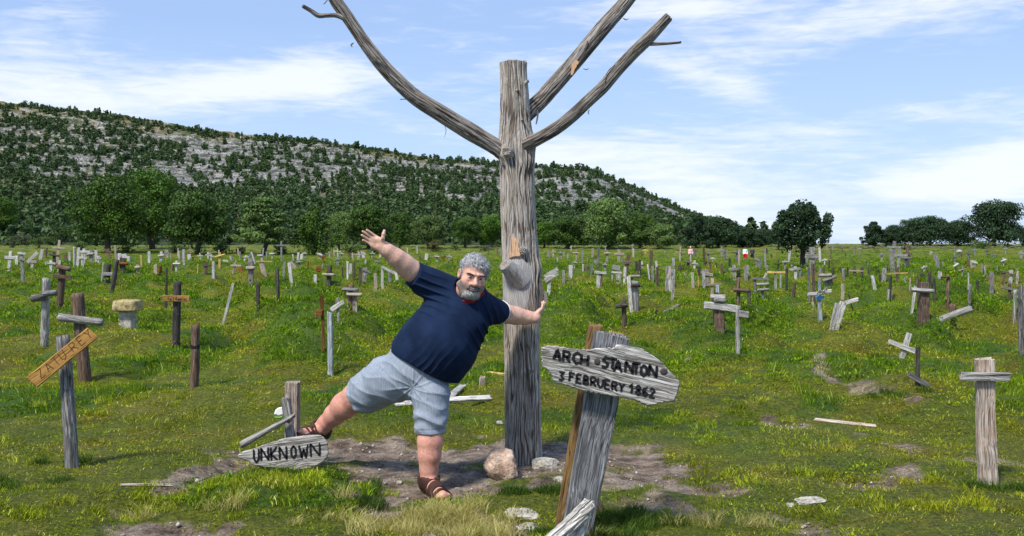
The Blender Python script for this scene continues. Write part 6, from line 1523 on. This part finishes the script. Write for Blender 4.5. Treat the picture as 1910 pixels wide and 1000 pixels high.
strands('hair_strands', rt_-nr_*.003, nr_, dr, .030, .0011, M['hair'], 5)
# beard: thin shell over jaw, chin, lip
def beard_mask(q):
    m = np.abs(q[:, 0]); jawl = 0
    side = sst(m, .030, .036)*(1-sst(m, .050, .054))*sst(-q[:, 2]-.9*(m-.03), .086, .094)*(q[:, 1] < -.03)
    chin = sst(-q[:, 2], .086, .092)*(m < .044)*(q[:, 1] < -.02)
    lip = sst(-q[:, 2], .050, .056)*(1-sst(-q[:, 2], .063, .067))*(m < .036)
    crn = sst(m, .024, .028)*(1-sst(m, .036, .040))*sst(-q[:, 2], .056, .064)*(1-sst(-q[:, 2], .092, .10))
    return np.clip(np.maximum.reduce([side, chin, lip, crn*(q[:, 1] < .0)]), 0, 1)*(q[:, 1] < .012)*(q[:, 2] > -.145)
Vb, Qb = surface_nets(head_sdf, HC-.19, HC+.17, .0032)
qb = to_h(Vb); mb_ = beard_mask(qb); nb_ = normals_of(head_sdf, Vb)
ok = mb_ > .5; ok &= vn(Vb[:, 0]*240, Vb[:, 1]*240, Vb[:, 2]*240, 8) < .30+.7*mb_; fz = ok[Qb].all(1); used = np.unique(Qb[fz]); rem = -np.ones(len(Vb), int); rem[used] = np.arange(len(used))
bv = Vb[used]+nb_[used]*(.002+.005*vn(Vb[used, 0]*180, Vb[used, 1]*180, Vb[used, 2]*180, 5))[:, None]
mesh_obj('beard', bv, rem[Qb[fz]], M['beard'], man, False, {'bl': ('FLOAT', np.clip(vn(bv[:, 0]*300, bv[:, 1]*300, bv[:, 2]*300, 7)*.5+.5*sst(-qb[used, 2], .07, .115)-.15*(qb[used, 2] > -.068)*(np.abs(qb[used, 0]) < .03), 0, 1))})
ib = rh.choice(used, 1500); rb_ = Vb[ib]; dbr = -up_h+rh.normal(0, .35, (len(ib), 3)); n_ = nb_[ib]; dbr -= n_*(dbr*n_).sum(1)[:, None]*.7; dbr /= np.linalg.norm(dbr, axis=1)[:, None]
strands('beard_strands', rb_, n_, dbr, .009, .0009, M['beard'], 6, .001)
for sx in (-1, 1):
    n = 170; t = rh.uniform(0, 1, n); lx = sx*(.014+.036*t); lz = .0135+.006*np.sin(t*2.6)-.001*(1-t)+rh.normal(0, .0018, n); ly = -.0995+.020*t**1.6+.001
    rts = np.array([fr_h((a_, b_, c_)) for a_, b_, c_ in zip(lx, ly, lz)]); nn_ = np.tile(HR@np.array([0, -1., 0]), (n, 1)); dd_ = np.tile(HR@np.array([sx*1., .2, .25]), (n, 1))+rh.normal(0, .25, (n, 3)); dd_ /= np.linalg.norm(dd_, axis=1)[:, None]
    strands('eyebrow', rts, nn_, dd_, .011, .0010, M['brow'], 7+sx, .0005)
print('man', _t.time()-_t0)
# ---------------------------------------------------------------- far visitors
def visitor(px, ptop, pbase, label, shirt, shorts, seed, legc=(.45,.24,.18), hat=None):
    d = 106.0; x = (px-CX)/FPX*d; z0 = float(ground_z(x, d))-.03; h = 1.70; rng = np.random.default_rng(seed)
    B = lambda a, b, c: np.array([x+a, d+b, z0+c])
    e = empty('person', (x, d, z0), label, 'person', None)
    st = .10
    def bod(P):
        q = ell(P, B(0,0,h-.11), (.085,.10,.12)); q = smin(q, rc(P, B(0,0,h-.25), B(0,0,h-.36), .055, .07), .03)
        q = smin(q, ell(P, B(0,0,1.22), (.17,.11,.26)), .05); q = smin(q, ell(P, B(0,0,.95), (.16,.12,.13)), .05)
        for s in (-1, 1):
            q = smin(q, chain(P, [(B(s*.17,0,1.38), .055), (B(s*.24,.02,1.12), .045), (B(s*.22,-.08,.90), .034), (B(s*.21,-.11,.82), .04)], .02), .02)
            q = smin(q, chain(P, [(B(s*.09,0,.90), .09), (B(s*st,-.03*s,.50), .06), (B(s*st,.05*s,.10), .04), (B(s*st,-.10+.05*s,.04), .035)], .03), .03)
        return q
    V, Q = surface_nets(bod, B(-.42,-.35,-.06), B(.42,.35,1.9), .022)
    mesh_obj('body', V, Q, M['skin'], e, True, {'Col': ('FLOAT_COLOR', np.tile([*legc, 1], (len(V), 1)))})
    top = lambda P: np.maximum(bod(P)-.018, np.maximum(P[:, 2]-(z0+1.43), (z0+.93)-P[:, 2]))
    V, Q = surface_nets(lambda P: np.maximum(top(P), np.abs(P[:, 0]-x)-.27), B(-.42,-.35,.8), B(.42,.35,1.6), .022); mesh_obj('shirt', V, Q, flat('cloth_top', shirt), e, True)
    V, Q = surface_nets(lambda P: np.maximum(np.maximum(bod(P)-.026, np.maximum(P[:, 2]-(z0+.96), (z0+.50)-P[:, 2])), np.abs(P[:, 0]-x)-.19), B(-.42,-.35,.4), B(.42,.35,1.1), .022); mesh_obj('shorts', V, Q, flat('cloth_bottom', shorts), e, True)
    V, Q = surface_nets(lambda P: np.maximum(ell(P, B(0,.012,h-.09), (.098,.115,.125)), (B(0,0,h-.10)-P)[:, 2]), B(-.2,-.2,h-.3), B(.2,.2,h+.1), .02); mesh_obj('hair' if hat is None else 'hat', V, Q, flat('hair_far', hat or (.03,.02,.015)), e, True)
    return e
visitor(1390, 464, 492, 'distant visitor in a white top and bright red shorts in the far rows', (.75,.78,.85), (.55,.01,.02), 1)
visitor(1403, 463, 490, 'distant visitor in dark clothes with bare legs beside the one in red', (.05,.05,.06), (.02,.02,.025), 2, (.40,.25,.15))
visitor(1288, 458, 485, 'distant visitor in a pale pink top near the dark tree clump', (.80,.45,.50), (.10,.14,.05), 3, (.30,.28,.14), (.75,.50,.50))
# ---------------------------------------------------------------- turf
def clump(n, rad, h0, h1, w, lean, seed, mat, spread=1.0, bm=1.0):
    rng = np.random.default_rng(seed); a = rng.uniform(0, 6.283, n); r = rad*np.sqrt(rng.uniform(0, 1, n)); bx, by = r*np.cos(a), r*np.sin(a)
    h = rng.uniform(h0, h1, n)*(1-.35*(r/rad)**2); ld = rng.uniform(0, 6.283, n)*.6+a*.4*spread; ln = rng.uniform(.25, 1, n)*lean
    dx, dy = np.cos(ld), np.sin(ld); fa = rng.uniform(0, 6.283, n); wx, wy = np.cos(fa), np.sin(fa); ww = w*rng.uniform(.6, 1.3, n)
    z = np.zeros(n)-.01
    def P(t, k, s): 
        off = ln*h*t**1.7; return np.stack([bx+dx*off+wx*ww*s*k, by+dy*off+wy*ww*s*k, z+h*t*(1-.35*ln*t)], 1)
    V = np.stack([P(0, 1, -1), P(0, 1, 1), P(.5, .85, 1), P(.5, .85, -1), P(1, .0, 0)], 1).reshape(-1, 3)
    b = np.arange(n)*5; F = [tuple(q) for q in np.stack([b, b+1, b+2, b+3], 1)]+[tuple(q) for q in np.stack([b+3, b+2, b+4], 1)]
    me = bpy.data.meshes.new('grass_clump'); me.from_pydata([tuple(q) for q in V], [], [tuple(int(i) for i in f) for f in F])
    at = me.attributes.new('bl', 'FLOAT', 'POINT'); at.data.foreach_set('value', np.repeat(rng.uniform(0, bm, n), 5).astype(np.float32)); me.materials.append(mat); return me
def scatter(name, pts, rot, scl, idx, meshes, label, cat=None, tone=None):
    col = bpy.data.collections.new(name+'_source')
    for i, me in enumerate(meshes): ob = bpy.data.objects.new(f'clump_{i:02d}', me); col.objects.link(ob)
    pts = np.asarray(pts, float)
    me = bpy.data.meshes.new(name); me.vertices.add(len(pts)); me.vertices.foreach_set('co', pts.astype(np.float32).ravel())
    for k, t, v, key in (('rot', 'FLOAT_VECTOR', rot, 'vector'), ('scl', 'FLOAT_VECTOR', scl, 'vector'), ('idx', 'INT', idx, 'value'), ('tone', 'FLOAT', np.full(len(pts), .35) if tone is None else tone, 'value')):
        a = me.attributes.new(k, t, 'POINT'); a.data.foreach_set(key, np.asarray(v, np.int32 if t == 'INT' else np.float32).ravel())
    o = bpy.data.objects.new(name, me); link(o); tag(o, label, cat or 'grass', kind='stuff')
    ng = bpy.data.node_groups.new(name+'_nodes', 'GeometryNodeTree')
    ng.interface.new_socket('Geometry', in_out='INPUT', socket_type='NodeSocketGeometry'); ng.interface.new_socket('Geometry', in_out='OUTPUT', socket_type='NodeSocketGeometry')
    n = ng.nodes; gi = n.new('NodeGroupInput'); go = n.new('NodeGroupOutput'); ip = n.new('GeometryNodeInstanceOnPoints'); ci = n.new('GeometryNodeCollectionInfo')
    ci.inputs['Collection'].default_value = col; ci.inputs['Separate Children'].default_value = True; ci.inputs['Reset Children'].default_value = True
    def na(nm, ty): q = n.new('GeometryNodeInputNamedAttribute'); q.data_type = ty; q.inputs['Name'].default_value = nm; return q.outputs['Attribute']
    er = n.new('FunctionNodeEulerToRotation'); l = ng.links
    l.new(na('rot', 'FLOAT_VECTOR'), er.inputs[0]); l.new(gi.outputs[0], ip.inputs['Points']); l.new(ci.outputs[0], ip.inputs['Instance']); ip.inputs['Pick Instance'].default_value = True
    l.new(na('idx', 'INT'), ip.inputs['Instance Index']); l.new(er.outputs[0], ip.inputs['Rotation']); l.new(na('scl', 'FLOAT_VECTOR'), ip.inputs['Scale']); l.new(ip.outputs[0], go.inputs[0])
    md = o.modifiers.new('scatter', 'NODES'); md.node_group = ng; return o
def zone(rng, d0, d1, dens, wide=.62, pad=1.0):
    """random ground points between two distances, density per square metre"""
    area = wide*(d1*d1-d0*d0)+2*pad*(d1-d0); n = int(area*dens); out_x, out_y = [], []
    y = np.sqrt(rng.uniform(d0*d0, d1*d1, n)); x = rng.uniform(-1, 1, n)*(wide*y+pad); return x, y
def turf():
    rng = np.random.default_rng(8)
    near = [clump(100, .13, .010, .036, .0018, 1.2, 400+i, M['grass']) for i in range(10)]
    tall = [clump(60, .09, .03, .075, .0020, .9, 420+i, M['grass']) for i in range(4)]
    mid = [clump(80, .24, .018, .055, .0042, 1.1, 440+i, M['grass']) for i in range(8)]
    far = [clump(60, .60, .03, .10, .011, 1.0, 460+i, M['grass']) for i in range(6)]
    near += [clump(70, .13, .008, .024, .0045, 1.6, 480+i, M['grass'], 1, .8) for i in range(4)]
    leafy = [clump(60, .25, .02, .045, .010, 1.6, 490+i, M['grass'], 1, .75) for i in range(3)]; leaff = [clump(46, .6, .04, .09, .022, 1.6, 495+i, M['grass'], 1, .75) for i in range(3)]
    X, Y, I, SC = [], [], [], []
    for d0, d1, dens, ms, s in ((3.9, 7.5, 105, (0, 10), 1.0), (7.5, 11, 80, (0, 10), 1.12), (11, 17, 46, (0, 10), 1.5), (15, 30, 19, (14, 22), 1.05), (28, 60, 6.5, (14, 22), 1.6), (55, 150, 1.7, (22, 28), .9)):
        x, y = zone(rng, d0, d1, dens); D = dirt(x, y); keep = rng.uniform(size=len(x)) > D*1.2
        pn = fbm(x/.7, y/.7, 0, 3, 95); keep &= rng.uniform(size=len(x)) < .45+1.3*pn
        x, y, pn = x[keep], y[keep], pn[keep]; i = rng.integers(ms[0], ms[1], len(x))
        if d0 < 11:
            tl = (rng.uniform(size=len(x)) < .20*sst(fbm(x/.5, y/.4, 0, 2, 96), .5, .62)+.012); i = np.where(tl, rng.integers(10, 14, len(x)), i)
        X.append(x); Y.append(y); I.append(i); SC.append(s*rng.uniform(.7, 1.25, len(x))*(.75+.5*pn))
    X, Y, I, SC = map(np.concatenate, (X, Y, I, SC)); Z = ground_z(X, Y); print('clumps', len(X))
    TN = mound_tone(X, Y); lf = rng.uniform(size=len(X)) < .25+.30*TN; nl, nm = 28+4, len(X)
    I = np.where(lf & (I < 10), 28+rng.integers(0, 4, nm), I); I = np.where(lf & (I >= 14) & (I < 22), 32+rng.integers(0, 3, nm), I); I = np.where(lf & (I >= 22) & (I < 28), 35+rng.integers(0, 3, nm), I)
    TZ = (.85+1.05*TN*rng.uniform(.6, 1.2, len(X))*sst(Y, 5, 9)); SC = SC*(1+.12*TN)
    e = .15; gx = (ground_z(X+e, Y)-ground_z(X-e, Y))/(2*e); gy = (ground_z(X, Y+e)-ground_z(X, Y-e))/(2*e)
    rot = np.stack([np.arctan(gy), -np.arctan(gx), rng.uniform(0, 6.283, len(X))], 1)
    # tilt in world, spin about own axis: for small slopes the order makes no visible difference
    scatter('grass', np.stack([X, Y, Z], 1), rot, np.stack([SC, SC, SC*TZ*rng.uniform(.8, 1.2, len(X))], 1), I, near[:10]+tall+mid+far+near[10:]+leafy+leaff, 'short matted green grass covering the whole field', tone=TN)
turf()
def tufts(name, spec, mat, h0, h1, w, lean, label, seed, nb=110, rad=.07):
    """taller tufts at picked spots: (px, py, spread in m, count)"""
    rng = np.random.default_rng(seed); ms = [clump(nb, rad, h0, h1, w, lean, seed+i, mat) for i in range(4)]; P_, Rr, Sc, Ix = [], [], [], []
    for px, py, sx, sy, n in spec:
        x0, y0 = _gp(px, py)
        for _ in range(n):
            x, y = x0+rng.normal(0, sx), y0+rng.normal(0, sy); P_.append((x, y, float(ground_z(x, y)))); Rr.append((0, 0, rng.uniform(0, 6.28))); s = rng.uniform(.6, 1.2); Sc.append((s, s, s)); Ix.append(rng.integers(0, 4))
    scatter(name, P_, Rr, Sc, Ix, ms, label)
tufts('dry_grass', [(820,965,.17,.07,34),(880,985,.10,.06,12),(760,990,.10,.05,8),(690,985,.2,.1,6),(905,1010,.2,.05,10),(1290,985,.4,.1,6),(380,965,.3,.1,5)], M['drygrass'], .05, .15, .0016, 1.0, 'straw-coloured tufts of dry grass in front of the standing foot', 700)
tufts('dark_grass', [(950,928,.05,.04,7),(1020,932,.06,.05,9),(1170,985,.12,.08,16),(1120,1010,.1,.05,10),(560,915,.16,.05,12),(672,945,.03,.10,10),(480,905,.2,.05,14),(140,880,.09,.04,8),(1850,915,.12,.05,10),(1660,770,.12,.08,10),(30,925,.2,.1,9),(1610,700,.1,.1,5),(700,905,.02,.04,3),(1010,1005,.2,.05,10)], M['darkgrass'], .04, .10, .0020, .7, 'dark green taller grass tufts in the foreground', 740)
tufts('field_grass', [(300,690,.6,.3,26),(220,760,.5,.25,22),(520,935,.32,.14,70),(1800,960,.5,.15,30),(1500,900,.6,.2,26),(80,700,.5,.3,16),(1250,780,.5,.3,20),(100,960,.5,.15,22),(1650,730,.4,.3,16)], M['grass'], .03, .075, .0022, .8, 'loose longer green grass on the mounds', 780)
# pebbles on the bare earth
def pebbles():
    rng = np.random.default_rng(12); ico = []
    n = 2600; x, y = rng.uniform(-2.2, 3.2, n), rng.uniform(4.6, 8.5, n); k = dirt(x, y) > .6; x, y = x[k], y[k]; V, F_ = [], []; m = len(x)
    base = np.array([(1,0,0),(-1,0,0),(0,1,0),(0,-1,0),(0,0,.7),(0,0,-.7)], float); tri = np.array([(0,2,4),(2,1,4),(1,3,4),(3,0,4),(2,0,5),(1,2,5),(3,1,5),(0,3,5)])
    s = rng.exponential(.0055, m)+.0025; s = np.minimum(s, .028); v = base[None]*s[:, None, None]*rng.uniform(.6, 1.3, (m, 6, 1)); v += np.stack([x, y, ground_z(x, y)+s*.2], 1)[:, None]
    f = (tri[None]+(np.arange(m)*6)[:, None, None]).reshape(-1, 3)
    o = mesh_obj('gravel', v.reshape(-1, 3), f, M['palestone'], None, False); tag(o, 'pale grit and pebbles strewn over the bare earth', 'gravel', kind='stuff')
pebbles()
